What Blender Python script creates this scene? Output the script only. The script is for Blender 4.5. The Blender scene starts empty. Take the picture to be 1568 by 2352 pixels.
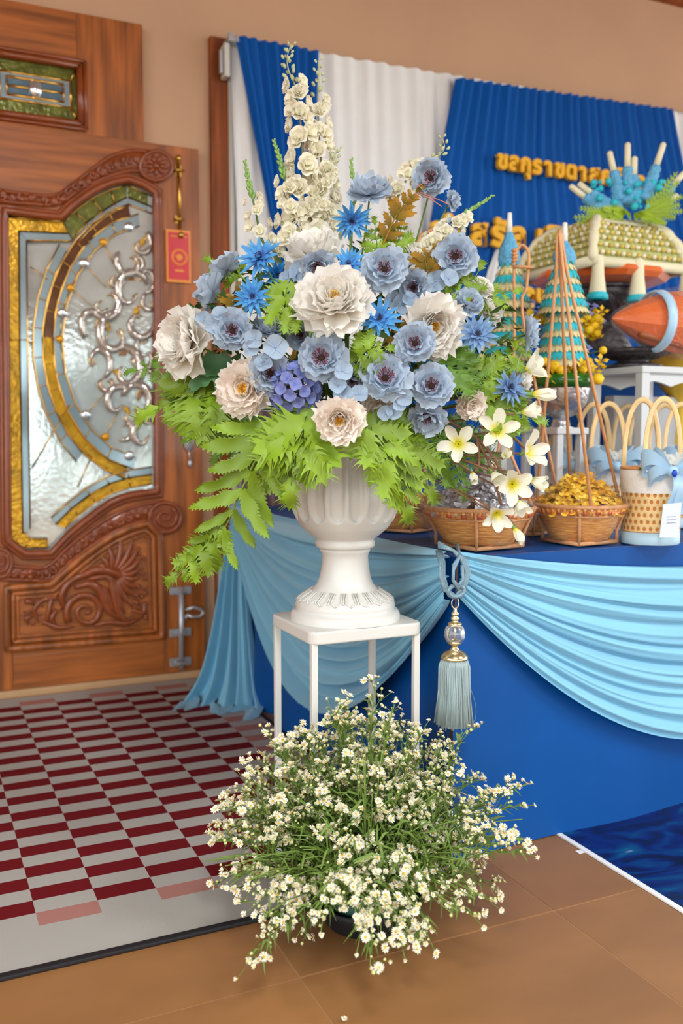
import bpy, math, random
from mathutils import Vector as V, Matrix as M4, Quaternion
R_ = random.Random(7)
pi = math.pi; sin = math.sin; cos = math.cos
# ---------------------------------------------------------------- camera
FPX, CX, CY, CAMH = 2130.0, 784.0, 1176.0, 1.05
PITCH, YAW = math.radians(4.830), math.radians(24.762)
C = bpy.context.scene.collection
sc = bpy.context.scene
cam = bpy.data.cameras.new('camera'); cam_o = bpy.data.objects.new('camera', cam); C.objects.link(cam_o)
cam.sensor_fit = 'VERTICAL'; cam.sensor_height = 36.0; cam.lens = FPX/2352*36
cam_o.location = (0, 0, CAMH); cam_o.rotation_euler = (pi/2-PITCH, 0, -YAW)
cam.clip_start = .05
cam.dof.use_dof = True; cam.dof.focus_distance = 2.06; cam.dof.aperture_fstop = 2.6
sc.camera = cam_o
FW = V((sin(YAW)*cos(PITCH), cos(YAW)*cos(PITCH), -sin(PITCH))); RT = V((cos(YAW), -sin(YAW), 0)); UP = RT.cross(FW)
# ---------------------------------------------------------------- world, light, exposure
w = bpy.data.worlds.new('sky'); sc.world = w; w.use_nodes = True
wn = w.node_tree; bgn = wn.nodes['Background']
tc = wn.nodes.new('ShaderNodeTexCoord'); sx = wn.nodes.new('ShaderNodeSeparateXYZ'); cr = wn.nodes.new('ShaderNodeValToRGB')
wn.links.new(tc.outputs['Generated'], sx.inputs[0]); wn.links.new(sx.outputs['Z'], cr.inputs[0]); wn.links.new(cr.outputs[0], bgn.inputs[0])
cr.color_ramp.elements[0].position = 0; cr.color_ramp.elements[0].color = (.93, .98, 1, 1)
cr.color_ramp.elements[1].position = .6; cr.color_ramp.elements[1].color = (.82, .91, 1, 1)
bgn.inputs[1].default_value = 2.6
sc.view_settings.view_transform = 'Standard'; sc.view_settings.look = 'None'; sc.view_settings.gamma = 1
sc.view_settings.use_curve_mapping = False
sc.view_settings.exposure = 0.70
sc.cycles.max_bounces = 8; sc.cycles.transparent_max_bounces = 16
sc.cycles.caustics_reflective = False; sc.cycles.caustics_refractive = False
# added fill lights: two unseen soft panels under the porch roof, above and in front of the flower stand
def add_fill(x, y, z, sx_, sy_, power, col=(.94, .98, 1)):
    l = bpy.data.lights.new('fill_light', 'AREA'); l.shape = 'RECTANGLE'; l.size = sx_; l.size_y = sy_; l.energy = power; l.color = col
    o = bpy.data.objects.new('fill_light', l); o.location = (x, y, z); C.objects.link(o)
FILLS = [(0.2, -0.6, 3.25, .6, 1.2, 55), (3.0, -0.6, 3.25, .6, 1.2, 55)]
for a in FILLS: add_fill(*a)
# ---------------------------------------------------------------- helpers
CAM = V((0, 0, CAMH))
def ray(x, y): return RT*((x-CX)/FPX) + UP*((CY-y)/FPX) + FW
def onz(x, y, z=0.): d = ray(x, y); return CAM+d*((z-CAMH)/d.z)
def ony(x, y, Y): d = ray(x, y); return CAM+d*(Y/d.y)
def onx(x, y, X): d = ray(x, y); return CAM+d*(X/d.x)
def at(x, y, D): return CAM+ray(x, y)*D
def lerp(a, b, t): return a+(b-a)*t
def srgb(r, g, b):
    f = lambda c: (c/255/12.92) if c/255 <= .04045 else ((c/255+.055)/1.055)**2.4
    return (f(r), f(g), f(b), 1)
def spl(pts, n):
    pts = [V(p) for p in pts]; P = [pts[0]*2-pts[1]]+pts+[pts[-1]*2-pts[-2]]; out = []
    m = len(pts)-1
    for i in range(n+1):
        u = i/n*m; k = min(int(u), m-1); t = u-k; a, b, c, d = P[k:k+4]
        out.append(.5*((2*b)+(c-a)*t+(2*a-5*b+4*c-d)*t*t+(3*b-a-3*c+d)*t**3))
    return out
def bez(a, b, c, n): return [a*(1-t)**2+b*2*t*(1-t)+c*t*t for t in [i/n for i in range(n+1)]]

class MB:
    def __init__(s): s.v = []; s.f = []; s.sm = []
    def add(s, vs, fs, smooth=True):
        k = len(s.v); s.v += [tuple(p) for p in vs]; s.f += [tuple(i+k for i in f) for f in fs]; s.sm += [smooth]*len(fs); return s
    def box(s, a, b):
        x0, y0, z0 = a; x1, y1, z1 = b
        return s.add([(x0,y0,z0),(x1,y0,z0),(x1,y1,z0),(x0,y1,z0),(x0,y0,z1),(x1,y0,z1),(x1,y1,z1),(x0,y1,z1)],
            [(0,3,2,1),(4,5,6,7),(0,1,5,4),(1,2,6,5),(2,3,7,6),(3,0,4,7)], False)
    def tube(s, pts, r, n=6, flat=1., cap=True, closed=False, ref=None):
        pts = [V(p) for p in pts]; m = len(pts); rr = r if isinstance(r, (list, tuple)) else [r]*m
        t0 = (pts[1]-pts[0]).normalized()
        a = V(ref) if ref else (V((0,0,1)) if abs(t0.z) < .9 else V((1,0,0)))
        nrm = (a-t0*a.dot(t0)).normalized(); vs = []
        for i in range(m):
            if closed: t = pts[(i+1) % m]-pts[i-1]
            else: t = pts[min(i+1, m-1)]-pts[max(i-1, 0)]
            if t.length < 1e-9: t = t0
            t.normalize(); nn = nrm-t*nrm.dot(t)
            nrm = nn.normalized() if nn.length > 1e-6 else nrm; b = t.cross(nrm)
            for k in range(n):
                an = 2*pi*k/n; vs.append(pts[i]+(nrm*cos(an)*flat+b*sin(an))*rr[i])
        fs = []
        for i in range(m if closed else m-1):
            j = (i+1) % m
            for k in range(n): fs.append((i*n+k, i*n+(k+1) % n, j*n+(k+1) % n, j*n+k))
        if cap and not closed: fs += [tuple(range(n-1, -1, -1)), tuple((m-1)*n+k for k in range(n))]
        return s.add(vs, fs)
    def lathe(s, prof, n=32, c=(0,0,0), fr=None, cap=False):
        vs = []; c = V(c)
        for j, (r, z) in enumerate(prof):
            for k in range(n):
                an = 2*pi*k/n; q = r if fr is None else r*fr(an, j)
                vs.append((c.x+q*cos(an), c.y+q*sin(an), c.z+z))
        fs = [(j*n+k, j*n+(k+1) % n, (j+1)*n+(k+1) % n, (j+1)*n+k) for j in range(len(prof)-1) for k in range(n)]
        if cap: fs += [tuple(range(n-1,-1,-1)), tuple((len(prof)-1)*n+k for k in range(n))]
        return s.add(vs, fs)
    def grid(s, f, nu, nv, smooth=True):
        vs = [f(i/nu, j/nv) for i in range(nu+1) for j in range(nv+1)]
        return s.add(vs, [(i*(nv+1)+j, (i+1)*(nv+1)+j, (i+1)*(nv+1)+j+1, i*(nv+1)+j+1) for i in range(nu) for j in range(nv)], smooth)
    def ball(s, c, r, nu=10, nv=6):
        r = r if isinstance(r, (list, tuple)) else (r, r, r); c = V(c)
        vs = [c+V((0,0,r[2]))]
        for j in range(1, nv):
            for k in range(nu): vs.append(c+V((r[0]*sin(pi*j/nv)*cos(2*pi*k/nu), r[1]*sin(pi*j/nv)*sin(2*pi*k/nu), r[2]*cos(pi*j/nv))))
        vs.append(c-V((0,0,r[2]))); fs = [(0, 1+k, 1+(k+1) % nu) for k in range(nu)]
        for j in range(nv-2):
            for k in range(nu): a = 1+j*nu; fs.append((a+k, a+nu+k, a+nu+(k+1) % nu, a+(k+1) % nu))
        a = 1+(nv-2)*nu; L = len(vs)-1; fs += [(a+k, L, a+(k+1) % nu) for k in range(nu)]
        return s.add(vs, fs)
    def prism(s, poly, d):                      # polygon of 3-D points pushed along d
        n = len(poly); d = V(d); vs = [V(p) for p in poly]+[V(p)+d for p in poly]
        return s.add(vs, [tuple(range(n)), tuple(range(2*n-1, n-1, -1))]+[(i, i+n, (i+1) % n+n, (i+1) % n) for i in range(n)], False)
    def mesh(s, name, m=None):
        me = bpy.data.meshes.new(name); me.from_pydata(s.v, [], s.f)
        me.polygons.foreach_set('use_smooth', s.sm); me.update()
        if m: me.materials.append(m)
        return me
def ob(name, me, parent=None, mat4=None):
    o = bpy.data.objects.new(name, me); C.objects.link(o)
    if parent is not None: o.parent = parent
    if mat4 is not None: o.matrix_basis = mat4
    return o
def obj(name, mb, m, parent=None):              # mesh given in world coordinates
    me = mb.mesh(name, m); o = ob(name, me)
    if parent is not None:
        o.parent = parent; o.matrix_basis = root_m(parent).inverted()
    return o
def root_m(o):
    m = o.matrix_basis.copy()
    while o.parent is not None: o = o.parent; m = o.matrix_basis @ m
    return m
def tag(o, label=None, cat=None, group=None, kind=None):
    if label: o['label'] = label
    if cat: o['category'] = cat
    if group: o['group'] = group
    if kind: o['kind'] = kind
    return o
def thing(name, label, cat, loc=(0,0,0), group=None, mat4=None):
    o = bpy.data.objects.new(name, None); C.objects.link(o); o.empty_display_size = .02
    o.matrix_basis = mat4 if mat4 is not None else M4.Translation(V(loc))
    return tag(o, label, cat, group)
def bev(o, wd=.004, seg=2):
    b = o.modifiers.new('bevel', 'BEVEL'); b.width = wd; b.segments = seg; b.limit_method = 'ANGLE'; return o
def solid(o, t, off=0):
    b = o.modifiers.new('solid', 'SOLIDIFY'); b.thickness = t; b.offset = off; return o

def mat(name, col, rough=.5, metal=0., var=.0, scale=8., bump=0., bscale=60., spec=.5, sheen=0., coat=0., trans=0., stretch=None, sss=0., rnd=0., coord='Object', alpha=1., col2=None):
    m = bpy.data.materials.new(name); m.use_nodes = True; nt = m.node_tree; b = nt.nodes['Principled BSDF']
    c = col if len(col) == 4 else (*col, 1)
    b.inputs['Base Color'].default_value = c; b.inputs['Roughness'].default_value = rough; b.inputs['Metallic'].default_value = metal
    b.inputs['Specular IOR Level'].default_value = spec; b.inputs['Sheen Weight'].default_value = sheen; b.inputs['Coat Weight'].default_value = coat
    b.inputs['Transmission Weight'].default_value = trans; b.inputs['Alpha'].default_value = alpha
    if sss: b.inputs['Subsurface Weight'].default_value = sss; b.inputs['Subsurface Radius'].default_value = (.01,.008,.006); b.inputs['Subsurface Scale'].default_value = .5
    tcn = nt.nodes.new('ShaderNodeTexCoord'); src = tcn.outputs[coord]
    if stretch:
        mp = nt.nodes.new('ShaderNodeMapping'); mp.inputs['Scale'].default_value = stretch; nt.links.new(src, mp.inputs[0]); src = mp.outputs[0]
    outc = None
    if var or col2:
        n = nt.nodes.new('ShaderNodeTexNoise'); n.inputs['Scale'].default_value = scale; n.inputs['Detail'].default_value = 4; nt.links.new(src, n.inputs['Vector'])
        r = nt.nodes.new('ShaderNodeValToRGB'); nt.links.new(n.outputs[0], r.inputs[0])
        r.color_ramp.elements[0].position = .35; r.color_ramp.elements[1].position = .65
        if col2: r.color_ramp.elements[0].color = c; r.color_ramp.elements[1].color = col2
        else:
            r.color_ramp.elements[0].color = (*[x*(1-var) for x in c[:3]], 1); r.color_ramp.elements[1].color = (*[min(1, x*(1+var)) for x in c[:3]], 1)
        outc = r.outputs[0]
    if rnd:
        oi = nt.nodes.new('ShaderNodeObjectInfo'); mr = nt.nodes.new('ShaderNodeMapRange'); mr.inputs[3].default_value = 1-rnd; mr.inputs[4].default_value = 1+rnd
        nt.links.new(oi.outputs['Random'], mr.inputs[0])
        hs = nt.nodes.new('ShaderNodeHueSaturation'); nt.links.new(mr.outputs[0], hs.inputs['Value'])
        if outc: nt.links.new(outc, hs.inputs['Color'])
        else: hs.inputs['Color'].default_value = c
        outc = hs.outputs[0]
    if outc: nt.links.new(outc, b.inputs['Base Color'])
    if bump:
        n2 = nt.nodes.new('ShaderNodeTexNoise'); n2.inputs['Scale'].default_value = bscale; n2.inputs['Detail'].default_value = 3; nt.links.new(src, n2.inputs['Vector'])
        bp = nt.nodes.new('ShaderNodeBump'); bp.inputs['Strength'].default_value = bump; bp.inputs['Distance'].default_value = .01
        nt.links.new(n2.outputs[0], bp.inputs['Height']); nt.links.new(bp.outputs[0], b.inputs['Normal'])
    return m
# ---------------------------------------------------------------- materials
m_wall = mat('wall_paint', srgb(206,166,132), .85, var=.04, scale=1.5, bump=.05, bscale=150)
m_ceil = mat('ceiling_paint', srgb(150,108,84), .8, var=.05)
m_tile = mat('floor_tile', srgb(154,108,64), .45, var=.12, scale=2.2, bump=.03, bscale=40, rnd=.05, stretch=(1,2.2,1), coord='Object')
m_grout = mat('grout', srgb(178,134,92), .8)
m_wood = mat('varnished_wood', srgb(158,88,34), .38, var=.42, scale=3.0, bump=.05, bscale=20, stretch=(9,9,.7), coat=.25)
m_woodh = mat('varnished_wood_cross_grain', srgb(160,90,36), .38, var=.38, scale=3.0, bump=.05, bscale=20, stretch=(.7,9,9), coat=.25)
m_carve = mat('carved_wood', srgb(140,68,28), .36, var=.15, scale=14, coat=.3)
m_frame = mat('door_frame_wood', srgb(140,72,26), .5, var=.4, scale=3, stretch=(9,9,.6), spec=.3)
m_sill = mat('sill', srgb(196,156,112), .6, var=.06, scale=4)
m_steel = mat('steel', srgb(196,198,202), .35, .65)
m_brass = mat('brass', srgb(205,165,75), .25, 1.)
m_champ = mat('champagne_gold', srgb(226,208,160), .22, .9)
m_gold = mat('gilt', srgb(226,176,88), .22, 1.)
m_white = mat('white_plastic', srgb(212,211,204), .38, var=.012, scale=5, sss=.05)
m_whitem = mat('white_painted_metal', srgb(214,213,206), .42, var=.02)
m_blue = mat('blue_satin', srgb(0,80,158), .5, spec=.3, var=.06, scale=2, bump=.02, bscale=300)
m_bluetop = mat('blue_table_satin', srgb(0,75,146), .48, spec=.25, var=.08, scale=2.5, bump=.1, bscale=6)
m_sheer = mat('pale_blue_chiffon', srgb(126,190,216), .62, var=.03, scale=3, sheen=.3, bump=.03, bscale=200)
m_whitec = mat('white_cloth', srgb(240,241,238), .75, var=.02, sheen=.2)
m_gletter = mat('gold_foam_letter', srgb(244,182,22), .6, var=.06, scale=30)
m_rubber = mat('black_rubber', srgb(22,20,24), .7, bump=.2, bscale=200)
# ---------------------------------------------------------------- setting
def struct(name, mb, m, parent=None):
    o = obj(name, mb, m, parent)
    if parent is None: o['kind'] = 'structure'
    return o
fl = struct('floor', MB().box((-9,-7,-.06),(9,4.1,-.0014)), m_grout)
tile_me = bev_src = None
tb = MB(); tb.box((.0022,.0022,-.006),(.6028,.6028,0)); tile_me = tb.mesh('tile', m_tile)
for i in range(-3, 5):
    for j in range(-2, 4):
        o = ob('tile', tile_me, fl, M4.Translation((.645+.605*i, 1.59+.605*j-.605*0, R_.uniform(-.0006,.0003))))
struct('ground', MB().box((-25,-40,-.2),(25,-6.9,-.08)), mat('concrete_yard', srgb(176,170,160), .9, var=.1, scale=1.2))
YW = 3.9
struct('wall_back', MB().box((-3,YW,-.05),(8,YW+.15,3.42)), m_wall)
struct('shade_wall_left', MB().box((-3.0,1.6,-.05),(-2.85,YW,3.42)), m_wall)  # unseen wall added to cut the light coming from the left
cl = struct('ceiling', MB().box((-3.2,-8.2,3.40),(8.2,YW+.15,3.5)), m_ceil)
struct('trim_1', MB().box((-3,YW-.05,3.30),(8,YW,3.40)), m_frame)
struct('trim_2', MB().box((-3,-8.2,2.50),(8,-8.0,3.45)), m_ceil)
# second, covered doorway behind the backdrop: brown frame
tr = struct('trim_3', MB().box((1.182,YW-.035,.02),(1.32,YW,2.70)), m_frame); bev(tr, .006)
tr = struct('trim_4', MB().box((1.32,YW-.03,2.56),(3.2,YW,2.70)), m_frame)
sill = struct('trim_5', MB().box((-1.2,YW-.07,-.004),(1.15,YW,.03)), m_sill); bev(sill, .006)
# ---------------------------------------------------------------- carved door leaf with stained glass
YD = 3.85
def dp(x, y, off=0.): p = ony(x, y, YD); p.y -= off; return p
def dpl(pts, off=0.): return [dp(x, y, off) for x, y in pts]
def esp(pts, n): return [(p.x, p.y) for p in spl([(a, b, 0) for a, b in pts], n)]
GL_T = [(15,490),(80,499),(140,505)]+esp([(165,480),(210,447),(250,428),(292,418)],8)+[(325,430),(352,447)]
GL_B = [(355,1125)]+esp([(355,1125),(300,1132),(250,1150),(195,1190),(152,1225),(115,1265)],10)[1:]+[(58,1266),(22,1238)]
glass_out = GL_T+GL_B
door = tag(bpy.data.objects.new('door_1', None), kind='structure'); C.objects.link(door); door.location = (.7, YD, 0)
tag(door, 'carved varnished wooden door leaf with gold-leaded stained glass')
P0 = lambda x, y: dp(x, y)
xL, xR, zB, zT = -.62, dp(463,900).x, .03, 2.228
def slab(name, poly, d=.04, m=m_wood, off=0.):
    return obj(name, MB().prism([V((p.x, YD-off, p.z)) for p in poly], (0, d, 0)), m, door)
# stiles, rails and panels round the opening (flat boards, laid edge to edge)
gb = [dp(*p) for p in glass_out]
gx0, gx1 = dp(8,800).x, dp(366,800).x
bev(slab('stile', [V((gx1,0,zB)),V((xR,0,zB)),V((xR,0,zT)),V((gx1,0,zT))]), .004)
bev(slab('stile', [V((.232,0,zB)),V((gx0,0,zB)),V((gx0,0,zT)),V((.232,0,zT))]), .004)
bev(slab('neighbour_leaf', [V((xL,0,zB)),V((.226,0,zB)),V((.226,0,zT)),V((xL,0,zT))]), .004)
top = [dp(*p) for p in GL_T]; bot = [dp(*p) for p in GL_B]
slab('top_rail', [V((gx0,0,top[0].z))]+top+[V((gx1,0,top[-1].z)),V((gx1,0,zT)),V((gx0,0,zT))], m=m_woodh)
zP = dp(200,1492).z
slab('middle_rail', [V((gx1,0,bot[0].z))]+bot+[V((gx0,0,bot[-1].z)),V((gx0,0,zP)),V((gx1,0,zP))], m=m_woodh)
bev(slab('bottom_rail', [V((gx0,0,zB)),V((gx1,0,zB)),V((gx1,0,zP)),V((gx0,0,zP))], m=m_woodh), .003)
# moulding round the glass: two nested ridges
def inset(poly, c, k): return [(c[0]+(x-c[0])*k, c[1]+(y-c[1])*k) for x, y in poly]
def dense(poly, closed=True, step=14):
    out = []; n = len(poly)
    for i in range(n if closed else n-1):
        a, b = poly[i], poly[(i+1) % n]; m = max(1, int(math.hypot(b[0]-a[0], b[1]-a[1])/step))
        out += [(lerp(a[0],b[0],t/m), lerp(a[1],b[1],t/m)) for t in range(m)]
    if not closed: out.append(poly[-1])
    return out
def offs(poly, d):
    n = len(poly); out = []
    for i in range(n):
        a, b, c = poly[i-1], poly[i], poly[(i+1) % n]
        n1 = V((b[1]-a[1], a[0]-b[0])).normalized(); n2 = V((c[1]-b[1], b[0]-c[0])).normalized(); q = n1+n2
        if q.length < .2: q = n1
        q = q.normalized(); k = d/max(.5, q.dot(n1)); out.append((b[0]+q.x*k, b[1]+q.y*k))
    return out
mo = MB()
mo.tube(dpl(offs(dense(glass_out), 5), .012), .016, 8, closed=True, ref=(0,1,0)); mo.tube(dpl(offs(dense(glass_out), 15), .006), .010, 6, closed=True, ref=(0,1,0))
obj('moulding', mo, m_carve, door)
# stained glass
m_gl = mat('textured_glass', srgb(222,234,230), .09, .48, var=.10, scale=9, bump=.07, bscale=50)
m_gy = mat('amber_glass', srgb(205,155,30), .2, .45, var=.3, scale=14, bump=.2, bscale=60)
m_gb = mat('pale_blue_glass', srgb(170,196,204), .14, .5, var=.1, scale=5)
m_gbr = mat('brown_glass', srgb(120,84,60), .14, .5, var=.3, scale=8)
m_gol = mat('olive_glass', srgb(112,116,50), .18, .35, var=.3, scale=20, bump=.2, bscale=60)
m_gbl2 = mat('slate_blue_glass', srgb(110,140,158), .16, .4, var=.15, scale=14)
m_bv = mat('bevelled_clear_glass', srgb(198,190,180), .08, .6, var=.15, scale=20)
m_gem_a = mat('amber_gem', srgb(225,160,20), .1, .3); m_gem_c = mat('clear_gem', srgb(225,232,235), .05, .8)
obj('glass_pane', MB().prism([V((p.x, YD+.026-.052*(p.x-.64), p.z)) for p in gb], (0,.005,0)), m_gl, door)
def pane(poly, m, off=-.012, d=.003, name='coloured_pane'):
    return obj(name, MB().prism([dp(x,y,off) for x, y in poly], (0, d, 0)), m, door)
came = MB()
def lead(pts, r=.0032, closed=False, off=-.008): came.tube(dpl(pts, off), r, 5, closed=closed, ref=(0,1,0))
cxy = (186, 840)
def strip(a, b, m):
    for i in range(len(a)-1):
        pane([a[i], a[i+1], b[i+1], b[i]], m)
    lead(a); lead(b)
    for i in range(1, len(a)-1): lead([a[i], b[i]], .0024)
L0 = [(17,500),(20,780),(24,1235)]; L1 = [(44,530),(46,780),(53,1225)]; L2 = [(62,552),(64,780),(70,1215)]
strip(L0, L1, m_gy); strip(L1, L2, m_gb)
T0 = [(17,497),(145,508)]; T1 = [(45,530),(158,535)]; T2 = [(62,551),(167,552)]
strip(T0, T1, m_gy); strip(T1, T2, m_gb)
U0 = esp([(148,508),(172,484),(212,455),(255,435),(292,424)],4); U1 = esp([(168,550),(200,510),(235,485),(265,466),(293,452)],4); U2 = esp([(178,560),(210,524),(240,499),(270,482),(295,468)],4)
strip(U0, U1, m_gol); strip(U1, U2, m_gb)
strip([(294,424),(350,450)], [(295,452),(350,474)], m_gol); strip([(295,452),(350,474)], [(296,468),(350,490)], m_gb)
def ell(rx, ry, a0, a1, n, c=(338,785)): return [(c[0]+rx*cos(math.radians(lerp(a0,a1,i/n))), c[1]-ry*sin(math.radians(lerp(a0,a1,i/n)))) for i in range(n+1)]
strip(ell(238,322,100,178,7), ell(216,296,100,178,7), m_gbr); strip(ell(240,322,178,258,7), ell(216,296,178,258,7), m_gy)
strip(ell(262,350,140,232,8), ell(240,324,140,232,8), m_gb); strip(ell(194,268,95,262,10), ell(216,296,95,262,10), m_gb)
B0 = esp([(350,1112),(290,1122),(240,1142),(190,1176),(150,1214)],5); B1 = esp([(350,1090),(285,1100),(230,1122),(175,1160),(128,1205)],5); B2 = esp([(350,1072),(280,1084),(220,1108),(165,1148),(118,1190)],5)
strip(B0, B1, m_gy); strip(B1, B2, m_gb); strip([(24,1238),(60,1258),(112,1258)], [(53,1222),(70,1238),(110,1238)], m_gy)
for a in [((160,930),(75,1075)),((212,1048),(180,1120)),((110,640),(70,612)),((80,785),(66,785))]: lead(a, .0024)
gems = [(297,520,0),(238,555,1),(193,603,0),(162,660,1),(143,718,0),(138,778,1),(197,953,0),(243,1003,1),(298,1047,0)]
for i, (x, y, k) in enumerate(gems):
    g = MB(); g.ball(dp(x,y,-.006), (.021,.010,.021) if not k else (.016,.009,.016), 12, 8); obj('gem', g, m_gem_a if k else m_gem_c, door)
    if i < 5: lead([(x,y),(gems[i+1][0],gems[i+1][1])], .002)
for a, b in [((162,660),(210,700)),((193,603),(245,660)),((238,555),(262,605)),((138,778),(150,860)),((197,953),(255,890)),((243,1003),(275,940))]: lead([a,b], .002)
# scrolling flower of bevelled clear glass
def scroll(c, r, a0, turns, wd, n=14):
    pts = []
    for i in range(n+1):
        t = i/n; a = math.radians(a0)+turns*2*pi*t; q = r*(1-.72*t); pts.append((c[0]+q*cos(a), c[1]-q*sin(a)*1.25))
    mb = MB(); mb.tube(dpl(pts, -.006), [wd*.8*(.25+.75*sin(pi*min(1,.15+i/n))) for i in range(n+1)], 6, flat=.45, ref=(0,1,0)); obj('bevelled_scroll', mb, m_bv, door)
    lead([(x+4, y-3) for x, y in pts], .0032, off=-.014); lead([(x-4, y+3) for x, y in pts], .0024, off=-.010)
for a in [((300,600),34,150,.8,.022),((325,560),26,60,-.8,.018),((250,690),40,200,.7,.026),((300,670),44,20,.9,.024),((215,740),32,240,-.8,.022),((265,770),44,90,.9,.026),
          ((320,740),36,0,-.8,.024),((225,830),34,300,.8,.02),((290,850),46,120,-.9,.028),((335,820),30,180,.7,.02),((270,925),34,40,.8,.022),((320,925),40,160,-.8,.026),((330,1000),32,60,.8,.022),((290,985),22,240,.7,.016),((335,640),26,270,.8,.018),((265,640),22,30,-.7,.014),((345,695),20,120,.8,.014),((240,770),18,60,.8,.012),((330,790),22,300,-.8,.014),((250,880),20,160,.8,.013),((345,870),22,220,-.7,.014),((300,955),20,40,-.8,.013),((345,960),18,90,.8,.012),((318,600),16,250,.7,.012),((230,700),16,330,-.7,.011)]: scroll(*a)
for x, y, a, L in [(285,628,.4,30),(322,700,2.2,26),(242,735,1.1,26),(300,800,2.7,30),(258,850,.3,24),(325,890,1.8,28),(285,930,.9,24),(335,540,2.0,26)]:
    q = [(x+L*cos(a+t)*k, y+L*sin(a+t)*k*1.2) for t, k in ((-.45,.55),(0,1.),(.45,.55),(.25,.1),(-.25,.1))]; pane(q, m_gbr if L > 26 else m_gy, off=-.010, name='petal_pane'); lead(q+[q[0]], .002)
obj('lead_came', came, m_gold, door)
# carved band over the glass, rosette, band under it with volute, relief panel
def relief_band(up, lo, n, amp, seed):
    r = random.Random(seed); mb = MB(); up = esp(up, n); lo = esp(lo, n)
    mb.grid(lambda u, v: (lambda k, t: dp(lerp(lerp(up[k][0],up[k+1][0],t),lerp(lo[k][0],lo[k+1][0],t),v) if False else lerp(lerp(up[k][0],up[k+1][0],t),lerp(lo[k][0],lo[k+1][0],t),v), lerp(lerp(up[k][1],up[k+1][1],t),lerp(lo[k][1],lo[k+1][1],t),v), .004+.010*sin(pi*v)))(min(n-1,int(u*n)), u*n-min(n-1,int(u*n))), n*2, 6)
    for i in range(n):
        for q in range(2):
            v = r.uniform(.25,.75); x = lerp(up[i][0],lo[i][0],v); y = lerp(up[i][1],lo[i][1],v); s = r.uniform(.007,.014)
            mb.ball(dp(x,y,.014), (s, .010, s*r.uniform(.7,1.3)), 8, 5)
        x = lerp(up[i][0],lo[i][0],.5); y = lerp(up[i][1],lo[i][1],.5); a0 = i*1.3
        pts = [(x+(3+8*t)*cos(a0+5*t), y+(3+8*t)*sin(a0+5*t)*1.1) for t in [k/8 for k in range(9)]]
        mb.tube(dpl(pts, .016), [.003+.003*sin(pi*k/8) for k in range(9)], 5, ref=(0,1,0))
    mb.tube(dpl(up, .006), .008, 6, ref=(0,1,0)); mb.tube(dpl(lo, .006), .009, 6, ref=(0,1,0))
    return mb
b1 = relief_band([(-60,428),(0,438),(60,446),(125,450),(165,425),(205,395),(250,362),(300,347),(345,350)], [(-60,452),(0,462),(60,468),(130,470),(175,440),(215,420),(260,402),(305,392),(340,400)], 22, .01, 3)
obj('carved_band', b1, m_carve, door)
def rosette(c, rx, ry, spiral=False):
    mb = MB(); ring = [(c[0]+rx*cos(a), c[1]+ry*sin(a)) for a in [2*pi*k/28 for k in range(28)]]
    mb.prism([dp(x,y,0) for x, y in ring], (0,-.016,0)); mb.tube(dpl(ring, .016), .009, 6, closed=True, ref=(0,1,0))
    if spiral:
        pts = [(c[0]+rx*.78*(1-t)*cos(-1+11*t), c[1]+ry*.78*(1-t)*sin(-1+11*t)) for t in [k/36 for k in range(37)]]
        mb.tube(dpl(pts, .020), [.009-.004*k/36 for k in range(37)], 6, ref=(0,1,0))
    else:
        for k in range(9):
            a = 2*pi*k/9; p0 = (c[0]+rx*.2*cos(a), c[1]+ry*.2*sin(a)); p1 = (c[0]+rx*.75*cos(a+.25), c[1]+ry*.75*sin(a+.25))
            mb.tube(dpl([p0, ((p0[0]+p1[0])/2, (p0[1]+p1[1])/2), p1], .019), [.006,.010,.004], 6, ref=(0,1,0))
        mb.ball(dp(c[0],c[1],.018), (.014,.012,.014), 8, 5)
    return mb
obj('rosette', rosette((356,383),37,33), m_carve, door)
b2 = relief_band([(-60,1290),(10,1298),(60,1302),(108,1302),(150,1262),(200,1222),(260,1183),(320,1160),(378,1152)], [(-60,1325),(10,1330),(60,1331),(115,1330),(165,1285),(210,1252),(265,1220),(320,1198),(350,1195)], 22, .01, 5)
obj('carved_band', b2, m_carve, door)
obj('volute', rosette((377,1188),36,34,True), m_carve, door); obj('volute', rosette((0,1292),26,32,True), m_carve, door)
pn_out = [(14,1350),(60,1346),(116,1342)]+esp([(116,1342),(160,1302),(205,1266),(255,1232),(310,1208)],8)[1:]+[(338,1202),(366,1226),(372,1462),(190,1476),(16,1490)]
mo = MB(); mo.tube(dpl(dense(pn_out), .008), .015, 8, closed=True, ref=(0,1,0))
mo.tube(dpl(offs(dense(pn_out), -15), .004), .010, 6, closed=True, ref=(0,1,0)); mo.tube(dpl(offs(dense(pn_out), -26), .003), .006, 6, closed=True, ref=(0,1,0))
obj('moulding', mo, m_wood, door)
cv = MB()
def leaf(pts, wd, n=10, off=.010):
    q = esp(pts, n); cv.tube(dpl(q, off), [max(.0015, wd*sin(pi*(.12+.86*k/n))**.8) for k in range(n+1)], 6, flat=.6, ref=(0,1,0))
sp = [(196+46*(1-t)*cos(2.6+12*t), 1404+46*(1-t)*sin(2.6+12*t)*1.0) for t in [k/40 for k in range(41)]]
cv.tube(dpl(sp, .012), [.017-.011*k/40 for k in range(41)], 6, flat=.7, ref=(0,1,0))
leaf([(150,1400),(140,1370),(160,1335),(200,1318),(240,1312)], .018); leaf([(168,1350),(205,1340),(232,1360),(245,1400),(280,1425)], .020)
leaf([(200,1330),(250,1325),(262,1370),(275,1418),(300,1425)], .018); leaf([(215,1345),(238,1352),(252,1385),(262,1412)], .012)
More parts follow.
